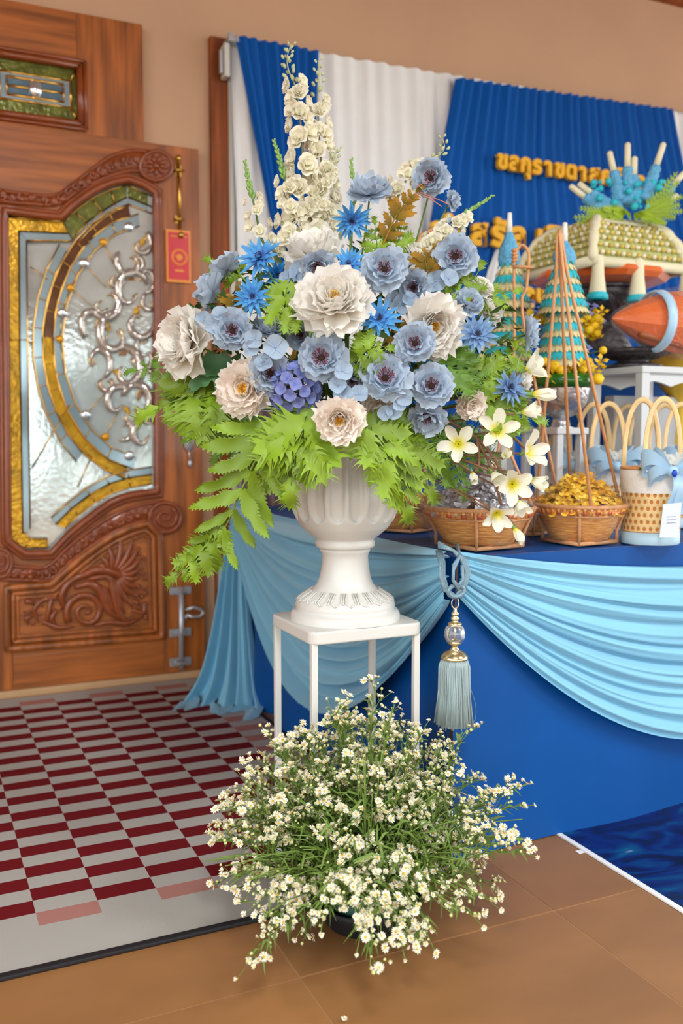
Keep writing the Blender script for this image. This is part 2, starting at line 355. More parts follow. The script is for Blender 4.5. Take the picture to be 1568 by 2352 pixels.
for a, L in [(-150,40),(-125,48),(-100,62),(-78,84),(-60,92),(-45,86),(-28,72),(-10,62),(8,60),(25,66),(42,76),(58,86),(72,92)]:
    r = math.radians(a); c0 = (258+18*cos(r), 1320+10*sin(r)); c1 = (258+L*cos(r), 1318+L*1.05*sin(r)); nx, ny = -sin(r), cos(r)
    leaf([c0, ((c0[0]+c1[0])/2+nx*6, (c0[1]+c1[1])/2+ny*6), c1], .014, 7)
leaf([(190,1318),(225,1308),(262,1316),(290,1330)], .020)
for a in [((140,1372),(100,1376),(78,1400),(88,1430)),((118,1372),(112,1400),(104,1432)),((78,1385),(62,1380),(58,1388)),((72,1415),(60,1420),(66,1434)),((95,1425),(130,1440),(170,1438)),((130,1400),(118,1420),(128,1436)),((215,1436),(250,1428),(290,1432),(325,1415)),((300,1400),(328,1405),(330,1380))]: leaf(list(a), .011, 8)
rr = random.Random(11)
for k in range(46): x = rr.uniform(300,334); y = rr.uniform(1250,1420); cv.ball(dp(x,y,.006), (rr.uniform(.005,.011),.009,rr.uniform(.005,.011)), 7, 4)
for k in range(30): x = rr.uniform(55,150); y = rr.uniform(1375,1438); cv.ball(dp(x,y,.005), (rr.uniform(.004,.008),.007,rr.uniform(.004,.008)), 7, 4)
obj('relief_carving', cv, m_carve, door)
# transom over the leaf
tr_r = dp(327,55).x; tr_t = dp(327,55).z; tg = [(-30,115),(175,158),(175,276),(-30,236)]
TW = 2*(dp(175,158).x-dp(82,205).x)
tx0, tx1, tz0, tz1 = dp(-60,100).x, dp(175,158).x, dp(175,276).z, dp(175,158).z
for nm, a, b in [('stile',(tx1+.005,zT),(tr_r,tr_t)),('top_rail',(xL,tz1),(tx1+.005,tr_t)),('bottom_rail',(xL,zT+.001),(tx1+.005,tz0)),('stile',(xL,tz0),(tx1-TW,tz1))]:
    bev(obj(nm, MB().box((a[0],YD+.005,a[1]),(b[0],YD+.045,b[1])), m_woodh if 'rail' in nm else m_wood, door), .003)
mo = MB()
for r_, d_ in ((.014,.012),(.008,.032)):
    q = [V((tx1-TW-d_,YD-.002,tz0-d_)),V((tx1+d_,YD-.002,tz0-d_)),V((tx1+d_,YD-.002,tz1+d_)),V((tx1-TW-d_,YD-.002,tz1+d_))]
    for i in range(4): mo.tube([q[i], q[(i+1) % 4]], r_, 6)
obj('moulding', mo, m_carve, door)
tcx = dp(82,205).x; tcz = (tz0+tz1)/2; th = tz1-tz0
def tp(u, v, off=.012): return V((tcx+u, YD+off, tcz+v))
def tpane(poly, m): obj('coloured_pane', MB().prism([tp(*p) for p in poly], (0,.004,0)), m, door)
ow, oh, iw, ih = tx1-tcx, th/2, .132, th*.26
for po in ([(-ow,oh),(ow,oh),(iw,ih),(-iw,ih)],[(ow,oh),(ow,-oh),(iw,-ih),(iw,ih)],[(ow,-oh),(-ow,-oh),(-iw,-ih),(iw,-ih)],[(-ow,-oh),(-ow,oh),(-iw,ih),(-iw,-ih)]): tpane(po, m_gol)
jw, jh = .105, th*.17
for po in ([(-iw,ih),(iw,ih),(jw,jh),(-jw,jh)],[(iw,ih),(iw,-ih),(jw,-jh),(jw,jh)],[(iw,-ih),(-iw,-ih),(-jw,-jh),(jw,-jh)],[(-iw,-ih),(-iw,ih),(-jw,jh),(-jw,-jh)]): tpane(po, m_gb)
tpane([(-jw,0),(jw,0),(jw,jh),(-jw,jh)], m_gbl2); tpane([(-jw,-jh),(jw,-jh),(jw,0),(-jw,0)], m_gbl2)
lc = MB()
for pts, r_ in [([(-iw,ih),(iw,ih),(iw,-ih),(-iw,-ih),(-iw,ih)],.0045),([(-jw,jh),(jw,jh)],.006),([(-jw,-jh),(jw,-jh)],.006),([(-jw,0),(jw,0)],.006),([(jw,jh),(jw,-jh)],.003),([(-jw,jh),(-jw,-jh)],.003),
                ([(iw,ih),(ow,oh)],.004),([(iw,-ih),(ow,-oh)],.004),([(-iw,ih),(-ow,oh)],.004),([(-iw,-ih),(-ow,-oh)],.004)]:
    for i in range(len(pts)-1): lc.tube([tp(*pts[i],.009), tp(*pts[i+1],.009)], r_, 5)
obj('lead_came', lc, m_gold, door)
obj('gem', MB().ball(tp(0,0,.006), (.026,.014,.032), 14, 8), m_gem_c, door)
# bolts on the lock stile
hb = thing('door_bolt', 'long brass slide bolt at the top of the wooden door', 'bolt', dp(410,440))
o = MB(); o.tube([dp(408,358,.012), dp(412,530,.012)], .006, 8); obj('rod', o, m_brass, hb)
for y0, y1 in ((378,408),(495,515)):
    o = MB(); a, b = dp(402,y0,.003), dp(416,y1,.003); o.box((a.x,YD-.004,b.z),(b.x,YD+.0,a.z)); o.tube([dp(399,(y0+y1)/2,.006),dp(409,(y0+y1)/2,.022),dp(421,(y0+y1)/2,.006)], .005, 6); bev(obj('bracket', o, m_brass, hb), .001)
obj('knob', MB().ball(dp(408,365,.014), (.010,.010,.014), 10, 6), m_brass, hb); obj('knob', MB().ball(dp(413,542,.018), (.013,.013,.013), 10, 6), m_brass, hb)
m_red = mat('red_lacquer_card', srgb(214,52,62), .25, coat=.5, var=.08, scale=12); m_ylw = mat('orange_gold_print', srgb(240,150,52), .4)
tg_ = thing('hanging_tag', 'red and gold laminated card hanging from the brass bolt', 'tag', dp(409,590,.01))
a, b = dp(379,527), dp(437,652)
obj('card', MB().box((a.x,YD-.012,b.z),(b.x,YD-.009,a.z)), m_ylw, tg_)
i_ = .008; bev(obj('card_face', MB().box((a.x+i_,YD-.0135,b.z+i_*1.5),(b.x-i_,YD-.012,a.z-i_*1.2)), m_red, tg_), .0006)
o = MB(); rc = dp(410,592,.014); o.tube([V((rc.x+.03*cos(t), YD-.0137, rc.z+.03*sin(t))) for t in [2*pi*k/24 for k in range(24)]], .0045, 5, closed=True, flat=.3, ref=(0,1,0)); o.tube([rc+V((-.012,0,.004)), rc+V((-.03,0,0))], .002, 4); o.ball(rc, (.014,.001,.014), 10, 5)
for x0, x1, y in ((390,428,545),(396,420,534),(400,420,623)): p, q = dp(x0,y-3), dp(x1,y+3); obj('printed_bar', MB().box((p.x,YD-.0145,q.z),(q.x,YD-.0132,p.z)), m_ylw, tg_)
obj('printed_emblem', o, m_ylw, tg_)
sb = thing('door_bolt', 'steel bolt with three brackets near the foot of the door', 'bolt', dp(412,1440))
o = MB(); o.tube([dp(413,1347,.02), dp(413,1534,.02)], .011, 10); obj('rod', o, m_steel, sb)
for y in (1356,1452,1519):
    p, q = dp(389,y-7), dp(438,y+7); o = MB(); o.box((p.x,YD-.010,q.z),(q.x,YD,p.z)); o.tube([dp(402,y,.008),dp(407,y,.036),dp(419,y,.036),dp(424,y,.008)], .009, 6, flat=.5); bev(obj('bracket', o, m_steel, sb), .003)
o = MB(); o.tube([dp(x,y,z) for x, y, z in ((422,1398,.025),(440,1392,.03),(456,1397,.03),(462,1405,.03),(455,1413,.03),(438,1414,.03),(424,1410,.025))], .007, 8); o.tube([dp(424,1410,.02),dp(424,1422,.02)], .005, 6); obj('lever', o, m_steel, sb)
kn = thing('lock_handle', 'silvery oval lock handle hanging on the door edge under the fern', 'lock', dp(430,1000))  # lock handle of the door: oval silver plate with a hanging drop
o = MB(); o.ball(dp(431,1003,.01), (.028,.014,.062), 16, 10); obj('plate', o, m_steel, kn)
o = MB(); o.tube([dp(431,1030,.012), dp(434,1060,.012)], .004, 6); o.ball(dp(434,1064,.012), (.010,.010,.018), 10, 6); obj('drop', o, m_steel, kn)
# ---------------------------------------------------------------- rug
m_rug = bpy.data.materials.new('rug_print'); m_rug.use_nodes = True
nt = m_rug.node_tree; b = nt.nodes['Principled BSDF']; b.inputs['Roughness'].default_value = .85; b.inputs['Specular IOR Level'].default_value = .15
tcn = nt.nodes.new('ShaderNodeTexCoord'); sp_ = nt.nodes.new('ShaderNodeSeparateXYZ'); nt.links.new(tcn.outputs['Object'], sp_.inputs[0])
def mth(op, a, b_=None):
    n = nt.nodes.new('ShaderNodeMath'); n.operation = op
    for i, q in enumerate((a, b_)):
        if q is None: continue
        if isinstance(q, (int, float)): n.inputs[i].default_value = q
        else: nt.links.new(q, n.inputs[i])
    return n.outputs[0]
# cells .132 x .058 m counted from the corner where the red print starts; the outermost dark cells are printed pink
cx_ = mth('FLOOR', mth('DIVIDE', mth('SUBTRACT', sp_.outputs[0], .208), .1322)); cy_ = mth('FLOOR', mth('DIVIDE', mth('SUBTRACT', sp_.outputs[1], 2.043), .0584))
par = mth('FLOORED_MODULO', mth('ADD', cx_, cy_), 2)
inx = mth('MULTIPLY', mth('GREATER_THAN', cx_, -10.5), mth('LESS_THAN', cx_, 6.5)); iny = mth('MULTIPLY', mth('GREATER_THAN', cy_, -1.5), mth('LESS_THAN', cy_, 28.5))
red = mth('MULTIPLY', par, mth('MULTIPLY', inx, iny))
corex = mth('MULTIPLY', mth('GREATER_THAN', cx_, -9.5), mth('LESS_THAN', cx_, 5.5)); corey = mth('MULTIPLY', mth('GREATER_THAN', cy_, -.5), mth('LESS_THAN', cy_, 27.5)); core = mth('MULTIPLY', corex, corey)
def mixc(fac, A, B):
    n = nt.nodes.new('ShaderNodeMix'); n.data_type = 'RGBA'; nt.links.new(fac, n.inputs[0])
    for q, i in ((A,6),(B,7)):
        if isinstance(q, tuple): n.inputs[i].default_value = q
        else: nt.links.new(q, n.inputs[i])
    return n.outputs[2]
c_red = mixc(core, srgb(176,124,114), srgb(112,22,28)); c_all = mixc(red, srgb(178,176,168), c_red); nt.links.new(c_all, b.inputs['Base Color'])
nz = nt.nodes.new('ShaderNodeTexNoise'); nz.inputs['Scale'].default_value = 500; bp = nt.nodes.new('ShaderNodeBump'); bp.inputs['Strength'].default_value = .15; bp.inputs['Distance'].default_value = .002
nt.links.new(nz.outputs[0], bp.inputs['Height']); nt.links.new(bp.outputs[0], b.inputs['Normal'])
rug = thing('rug', 'off-white doormat rug printed with staggered dark red rectangles', 'rug', (.208, 2.043, .001))
o = MB().box((-1.6,1.834,.001),(1.135,3.80,.008)); obj('carpet', o, m_rug, rug)
o = MB(); o.box((-1.6,1.815,.001),(1.15,1.834,.010)); o.box((1.135,1.834,.001),(1.15,3.80,.010)); bev(obj('edge_binding', o, m_rubber, rug), .003)
# ---------------------------------------------------------------- blue printed mat on the right
m_mat = bpy.data.materials.new('printed_water_mat'); m_mat.use_nodes = True; nt = m_mat.node_tree; b = nt.nodes['Principled BSDF']; b.inputs['Roughness'].default_value = .35
tcn = nt.nodes.new('ShaderNodeTexCoord'); mp = nt.nodes.new('ShaderNodeMapping'); mp.inputs['Scale'].default_value = (2.2,5,1); mp.inputs['Rotation'].default_value = (0,0,.5)
n1 = nt.nodes.new('ShaderNodeTexNoise'); n1.inputs['Scale'].default_value = 2.0; n1.inputs['Detail'].default_value = 3; n1.inputs['Distortion'].default_value = 2.2
r1 = nt.nodes.new('ShaderNodeValToRGB'); nt.links.new(tcn.outputs['Object'], mp.inputs[0]); nt.links.new(mp.outputs[0], n1.inputs['Vector']); nt.links.new(n1.outputs[0], r1.inputs[0]); nt.links.new(r1.outputs[0], b.inputs['Base Color'])
el = r1.color_ramp.elements; el[0].position = .3; el[0].color = srgb(8,10,40); el[1].position = .80; el[1].color = srgb(190,190,200)
for p, c in ((.42,srgb(2,14,64)),(.52,srgb(2,28,104)),(.62,srgb(0,56,112)),(.72,srgb(6,84,130))): e = el.new(p); e.color = c
bm_ = thing('floor_mat', 'dark blue printed vinyl mat with pale edge at lower right', 'mat', (1.5,1.9,0))
obj('vinyl_sheet', MB().box((1.512,-1.0,.0005),(3.6,2.3,.004)), m_mat, bm_)
obj('pale_edge', MB().box((1.498,-1.0,.0005),(1.512,2.3,.0045)), m_whitec, bm_)
# ---------------------------------------------------------------- backdrop
def drape(left, right, Y, npl, amp, nu, nv=10, seed=0):
    """pleated hanging cloth between two edge polylines given on the plane y = Y; u across, v down"""
    r = random.Random(seed); L = spl([ony(x,y,Y) for x, y in left], nv); Rr = spl([ony(x,y,Y) for x, y in right], nv); ph = [r.uniform(-.5,.5) for _ in range(nu+1)]
    mb = MB()
    def f(u, v):
        j = int(round(v*nv)); p = L[j].lerp(Rr[j], u); k = int(round(u*nu))
        p.y += amp*(sin(2*pi*npl*u+ph[k]*.8)+.5*sin(2*pi*npl*.43*u+1+v)); return p
    mb.grid(f, nu, nv); return mb
bd = tag(obj('backdrop_cloth', drape([(529,86),(536,300),(545,560),(550,1180)], [(1900,318),(1900,500),(1900,800),(1900,1200)], 3.82, 44, .009, 300, seed=1), m_whitec),
    'long white pleated cloth hung across the wall behind the blue drapes', 'backdrop')
m_blued = mat('blue_drape', srgb(0,88,172), .65, spec=.2, var=.05, scale=2)
tag(obj('backdrop_drape', drape([(541,80),(570,230),(618,480),(660,700)], [(731,117),(724,300),(704,560),(690,760)], 3.77, 8, .010, 90, seed=2), m_blued),
    'narrow blue drape left of the white panel, gathered in towards the flowers', 'drape')
tag(obj('backdrop_drape', drape([(1046,177),(1015,340),(985,530),(950,720),(900,1130)], [(1546,251),(1580,420),(1640,640),(1660,800),(1680,1240)], 3.77, 26, .011, 220, seed=3), m_blued),
    'wide blue pleated drape carrying the gold lettering', 'drape')
tag(obj('backdrop_drape', drape([(1140,572),(1112,655),(1104,800),(1110,1620)], [(1150,572),(1153,655),(1150,800),(1146,1620)], 3.752, 2, .008, 24, seed=4), m_whitec),
    'narrow white cloth strip hanging below the gold lettering, pointed at the top', 'drape')
m_mauve = mat('mauve_satin', srgb(120,92,98), .5, var=.1, scale=6, sheen=.2)
tag(obj('backdrop_drape', drape([(548,930),(552,1040),(558,1180),(562,1556)], [(705,960),(705,1060),(700,1200),(697,1530)], 3.70, 6, .018, 60, seed=5), m_mauve),
    'dusky mauve satin drape low behind the urn and fern', 'drape')
# scaffold that carries the cloth
sf = thing('backdrop_stand', 'grey metal pole and clamp at the top left corner of the backdrop', 'stand', ony(528,150,3.84))
o = MB(); a = ony(531,82,3.85); o.tube([V((a.x,3.855,0.0)), V((a.x,3.855,a.z+.01))], .016, 10); obj('pole', o, m_whitem, sf)
a, b = ony(512,100,3.82), ony(526,180,3.82); o = MB(); o.box((a.x,3.80,b.z),(b.x,3.86,a.z)); bev(obj('clamp', o, m_whitem, sf), .005)
a, b = ony(522,84,3.80), ony(541,100,3.80); o = MB(); o.box((a.x,3.78,b.z),(b.x+.01,3.88,a.z)); bev(obj('corner_bracket', o, m_steel, sf), .003)
a, b = ony(505,112,3.81), ony(513,168,3.81); o = MB(); o.box((a.x,3.81,b.z),(b.x,3.83,a.z)); bev(obj('jaw', o, m_steel, sf), .003)
o = MB(); a = ony(540,92,3.85); b = ony(1700,276,3.85); o.tube([V((a.x,3.855,a.z-.02)), V((b.x,3.855,b.z-.02))], .014, 8); obj('crossbar', o, m_whitem, sf)
# gold Thai lettering: each cut-out letter is a part
def lettering(label, spots, size, Y, fat, dz=0.):
    s = thing('gold_lettering', label, 'lettering', ony(spots[0][1], spots[0][2], Y))
    for ch, x, y in spots:
        cu = bpy.data.curves.new('letter', 'FONT'); cu.body = ch; cu.size = size; cu.extrude = .012; cu.offset = fat; cu.align_x = 'CENTER'; cu.resolution_u = 3
        cu.materials.append(m_gletter); p = ony(x, y, Y); o = bpy.data.objects.new('letter', cu); C.objects.link(o)
        bpy.context.view_layer.update(); me = bpy.data.meshes.new_from_object(o.evaluated_get(bpy.context.evaluated_depsgraph_get())); bpy.data.objects.remove(o); o = ob('letter', me)
        o.parent = s; o.matrix_basis = s.matrix_basis.inverted() @ M4.Translation(p) @ M4.Rotation(pi/2, 4, 'X')
lettering('upper line of small gold cut-out Thai letters on the blue drape', [(c, 1152+26.2*i, 387+3.9*i) for i, c in enumerate(['ข','ล','กุ','ร','า','ข','ต','า','ส','ก','ร์','ม','ล'])], .108, 3.735, .0055)
lettering('middle line of large gold cut-out Thai letters on the blue drape', [('จ',1008,557),('ำ',1052,559),('ส',1098,561),('รั',1143,564),('ล',1188,567),('เ',1237,572),('ชิ',1268,575),('ด',1318,578)], .155, 3.735, .008)
lettering('lowest line of gold cut-out Thai letters, half hidden behind the cones', [('อุ',1213,690),('ป',1240,693),('ส',1338,696),('ม',1358,699),('บ',1378,702),('ท',1400,705)], .10, 3.735, .007)
# ---------------------------------------------------------------- draped table
XT, YT, ZT, YB, XR_ = 1.195, 1.917, .75, 3.60, 3.5
tcb = MB()
tcb.grid(lambda u, v: V((lerp(XT,XR_,u), lerp(YT,YB,v), ZT+.002*sin(9*u)*sin(7*v))), 24, 16)
def side(u, v):      # left end, u from the back to the corner, v down
    y = lerp(YB, YT, u); k = v**1.2*min(1, (1-u)*8+.25)
    return V((XT-.002-.022*k*(1+sin(34*u+2*sin(6*u)))-.03*v*u**8, y-.02*v*u**8, lerp(ZT, .003, v)))
tcb.grid(side, 120, 12)
def front(u, v):
    x = lerp(XT, XR_, u); k = v**1.3
    return V((x-.03*v*(1-u)**30, YT-.004-.020*k*(.6+sin(11*u+.7)*.5+.35*sin(27*u+1.5*v)), lerp(ZT, .003, v)))
tcb.grid(front, 120, 14)
cloth = tag(obj('tablecloth', tcb, m_bluetop), 'royal blue satin cloth covering the long gift table to the floor', 'tablecloth')
def swag(P, Q, zP, zQ, sag, out, nf, amp, bulge, nu=80, nv=130, seed=0, cx=.5, fray=True):
    r = random.Random(seed); P, Q, out = V(P), V(Q), V(out)
    G = [((i+r.uniform(.1,.9))/nf, r.uniform(.35,1.2), r.uniform(.012,.030), r.uniform(-.10,.10), r.uniform(0,1), r.uniform(.35,1.1)) for i in range(nf)]
    wv = [(r.uniform(2,5), r.uniform(0,6.3), r.uniform(.2,.5)) for _ in range(3)]
    def f(u, v):
        u2 = u**(math.log(.5)/math.log(cx)); p = P.lerp(Q, u); s = 4*u2*(1-u2); ws = max(0, sin(pi*u))**.5
        fold = sum(k*sin(2*pi*w_*v+ph+2*u) for w_, ph, k in wv)*.5
        for v0, dp_, wd, sl, uc, ul in G:
            q = (v-v0-sl*(u-.5)*ws)/wd; fade = math.exp(-((u-uc)/ul)**2)
            if abs(q) < 4: fold += -dp_*fade*math.exp(-q*q)+dp_*.55*fade*math.exp(-(q-1.5)**2)
        o = .014+bulge*s*(.35+.65*v)+amp*fold*(.35+.65*ws)
        p = p+out*o; p.z = lerp(zP(v), zQ(v), u)-sag(v)*s-amp*.35*fold*ws; return p
    mb = MB(); mb.grid(f, nu, nv)
    if fray:
        for i in range(nu*4):
            u = i/(nu*4); a = f(u,1); b = f(min(1,u+.25/nu),1); L = r.uniform(.001,.007); mb.add([a, b, (a+b)/2+V((0,0,-L))+out*.001], [(0,1,2)])
    return mb
tag(obj('swag', swag((XT-.03,3.57,0),(XT-.03,YT-.01,0), lambda v: .765-.10*v, lambda v: .768-.135*v, lambda v: .018+.415*v**1.1, (-1,0,0), 15, .046, .045, seed=1, cx=.56), m_sheer),
    'pale blue chiffon swag hanging on the left end of the table behind the urn', 'swag')
tag(obj('swag', swag((XT-.01,YT-.02,0),(2.92,YT-.02,0), lambda v: .768-.115*v, lambda v: .768-.115*v, lambda v: .082+.375*v**1.05, (0,-1,0), 22, .019, .03, seed=5, cx=.5, fray=False), m_sheer),
    'pale blue chiffon swag looped along the front of the gift table', 'swag')
# tail of cloth falling to the floor at the far left end
lf = spl([at(548,1150,3.80), at(522,1250,3.74), at(508,1350,3.72), at(492,1450,3.70), at(468,1545,3.68), onz(432,1605,.008)], 24)
rt_ = spl([at(566,1165,3.74), at(566,1250,3.70), at(572,1350,3.66), at(584,1470,3.62), at(598,1570,3.58), onz(614,1628,.008)], 24)
tb = MB()
def tail(u, v):
    j = int(round(v*24)); p = lf[j].lerp(rt_[j], u); a = .010+.030*v
    p = p+V((-.7,-.7,0))*(a*(sin(2*pi*4.3*u+.8*v)+.5*sin(2*pi*7.7*u))+.03*sin(pi*u)*v); p.z = max(p.z, .009+.004*sin(20*u)) ; return p
tb.grid(tail, 60, 24)
for i in range(60):                        # puddle on the rug
    pass
tb.grid(lambda u, v: (lambda p: V((p.x-.05*v*(1+.4*sin(9*u))-.01, p.y-.06*v*(1+.5*sin(13*u+1)), .010+.014*(1-v)*abs(sin(11*u)))))(tail(u,1)), 60, 5)
tag(obj('cloth_tail', tb, m_sheer), 'pale blue chiffon tail falling from the table end and puddling on the rug', 'cloth')
# ---------------------------------------------------------------- tassels
m_cord = mat('silver_blue_cord', srgb(118,146,160), .4, .2, var=.15, scale=200)
m_fringe = mat('grey_blue_fringe', srgb(158,178,178), .45, var=.25, scale=120, stretch=(1,1,.02), sheen=.3)
m_cryst = mat('crystal', srgb(228,236,240), .03, trans=.85, spec=.8)
def tassel(label, base, L, simple=False):
    t = thing('curtain_tassel', label, 'tassel', base); b = V(base); k = L/.415
    def P(x, z, y=0): return b+V((x*k, y*k, z*k))
    o = MB()
    if not simple:
        for q in range(3):
            d = .005*(q-1)
            o.tube([P(-.022+d,.005,.03),P(-.03+d,-.02),P(-.036+d,-.05,-.01),P(-.026+d,-.085,-.012),P(0,-.10,-.014),P(.026-d,-.075,-.012),P(.036-d,-.045,-.01),P(.024-d,-.015,-.008),P(0,.008,0),P(-.03,.022+d,.02)], .0042, 6)
            o.tube([P(.03,.012+d,.03),P(.012,-.004,-.012),P(-.012,-.03+d,-.022),P(-.014,-.06,-.024),P(0,-.078+d,-.024),P(.014,-.06,-.024),P(.012,-.03-d,-.022)], .0042, 6)
        o.tube([P(.0+.022*cos(a), -.088+.014*sin(a), -.016) for a in [2*pi*i/14 for i in range(14)]], .006, 6, closed=True)
        obj('cord_knot', o, m_cord, t)
        g = MB(); g.tube([P(.010*cos(a), -.118+.013*sin(a), -.012) for a in [2*pi*i/16 for i in range(16)]], .0016, 6, closed=True); obj('ring', g, m_champ, t)
        c0 = P(0,-.13,-.012)
        lt = lambda pr, n=20: MB().lathe([(r*k, z*k) for r, z in pr], n, c0)
        obj('finial', lt([(0,0),(.005,-.001),(.004,-.008),(.009,-.012),(.009,-.017),(.005,-.020),(.010,-.023),(.010,-.028),(.006,-.031),(.012,-.034),(.017,-.037),(.017,-.041),(.013,-.043)]), m_champ, t)
        obj('crystal_ball', MB().lathe([(r*k, z*k) for r, z in [(.013,-.040),(.022,-.046),(.026,-.058),(.026,-.070),(.022,-.081),(.013,-.086)]], 12, c0), m_cryst, t)
        obj('core', lt([(.004,-.04),(.004,-.086)], 8), m_champ, t)
        obj('cap', lt([(.016,-.083),(.017,-.087),(.010,-.090),(.008,-.096),(.011,-.099),(.011,-.102),(.024,-.107),(.032,-.116),(.034,-.121),(.033,-.124),(.028,-.124)], 24), m_champ, t); z0 = -.122
    else: c0 = P(0,0); z0 = 0.
    L2 = (.415-.13+z0) if not simple else .33
    f = MB(); f.lathe([(.029*k,z0*k),(.034*k,(z0-.01)*k),(.035*k,(z0-.08)*k),(.040*k,(z0-L2)*k)], 20, c0)
    rr = random.Random(3)
    for i in range(150 if not simple else 50):
        a = rr.uniform(0,2*pi); r0 = .034*k*rr.uniform(.9,1.05); r1 = r0*rr.uniform(1.1,1.38); e = -L2*rr.uniform(.95,1.03)
        f.tube([c0+V((r0*.85*cos(a), r0*.85*sin(a), z0*k)), c0+V((r0*1.05*cos(a), r0*1.05*sin(a), (z0-.02)*k)), c0+V((r0*1.08*cos(a+.1), r0*1.08*sin(a+.1), (z0+e*.5)*k)), c0+V((r1*cos(a+.05), r1*sin(a+.05), (z0+e)*k))], .0016*k, 4)
    o = obj('fringe', f, m_fringe, t); o['kind'] = 'stuff'
    if not simple:
        s = MB(); s.tube(spl([P(.036,-.30),P(.055,-.34),P(.070,-.385),P(.066,-.42),P(.036,-.437)],16), .0012, 5); obj('loose_thread', s, m_cord, t)
tassel('silver-blue tassel with crystal bead tied at the near corner of the table', ony(1040,1272,YT-.065), .405)
tassel('blurred grey tassel hanging at the far left table end beside the brown frame', at(516,1300,3.78), .30, True)
# ---------------------------------------------------------------- baskets on the table
def weave(name, a, b_, sx, sz):
    m = bpy.data.materials.new(name); m.use_nodes = True; nt = m.node_tree; b = nt.nodes['Principled BSDF']; b.inputs['Roughness'].default_value = .5
    tcn = nt.nodes.new('ShaderNodeTexCoord'); bk = nt.nodes.new('ShaderNodeTexNoise'); mp = nt.nodes.new('ShaderNodeMapping'); mp.inputs['Scale'].default_value = (sx,sx,sz)
    bk.inputs['Scale'].default_value = 8; bk.inputs['Detail'].default_value = 2
    r1 = nt.nodes.new('ShaderNodeValToRGB'); r1.color_ramp.elements[0].color = a; r1.color_ramp.elements[1].color = b_; r1.color_ramp.elements[0].position = .35; r1.color_ramp.elements[1].position = .65
    nt.links.new(tcn.outputs['Object'], mp.inputs[0]); nt.links.new(mp.outputs[0], bk.inputs['Vector']); nt.links.new(bk.outputs[0], r1.inputs[0]); nt.links.new(r1.outputs[0], b.inputs['Base Color']); return m
m_rat = weave('brown_rattan', srgb(214,132,50), srgb(250,190,104), 4, 60); m_rod = mat('rattan_rod', srgb(218,158,104), .45, var=.1, scale=40)
m_redw = mat('red_dyed_rattan', srgb(206,92,62), .55); m_pale = mat('pale_bamboo', srgb(226,192,132), .45, var=.08, scale=20); m_dark = mat('dark_rattan_inside', srgb(196,124,52), .7)
m_film = bpy.data.materials.new('cellophane'); m_film.use_nodes = True; nt = m_film.node_tree; nt.nodes.remove(nt.nodes['Principled BSDF'])
gl = nt.nodes.new('ShaderNodeBsdfGlossy'); gl.inputs['Roughness'].default_value = .12; tp_ = nt.nodes.new('ShaderNodeBsdfTransparent'); mx = nt.nodes.new('ShaderNodeMixShader'); lw = nt.nodes.new('ShaderNodeLayerWeight'); lw.inputs[0].default_value = .3; fr = nt.nodes.new('ShaderNodeMapRange'); fr.inputs[3].default_value = .02; fr.inputs[4].default_value = .28; nt.links.new(lw.outputs['Facing'], fr.inputs[0])
nz = nt.nodes.new('ShaderNodeTexNoise'); nz.inputs['Scale'].default_value = 22; nz.inputs['Distortion'].default_value = 1.5; bp = nt.nodes.new('ShaderNodeBump'); bp.inputs['Strength'].default_value = .9; bp.inputs['Distance'].default_value = .02
nt.links.new(nz.outputs[0], bp.inputs['Height']); nt.links.new(bp.outputs[0], gl.inputs['Normal']); nt.links.new(bp.outputs[0], lw.inputs['Normal'])
nt.links.new(fr.outputs[0], mx.inputs[0]); nt.links.new(tp_.outputs[0], mx.inputs[1]); nt.links.new(gl.outputs[0], mx.inputs[2]); nt.links.new(mx.outputs[0], nt.nodes['Material Output'].inputs[0])
def ground_pt(x, y, z): p = onz(x, y, z); p.z = z; return p
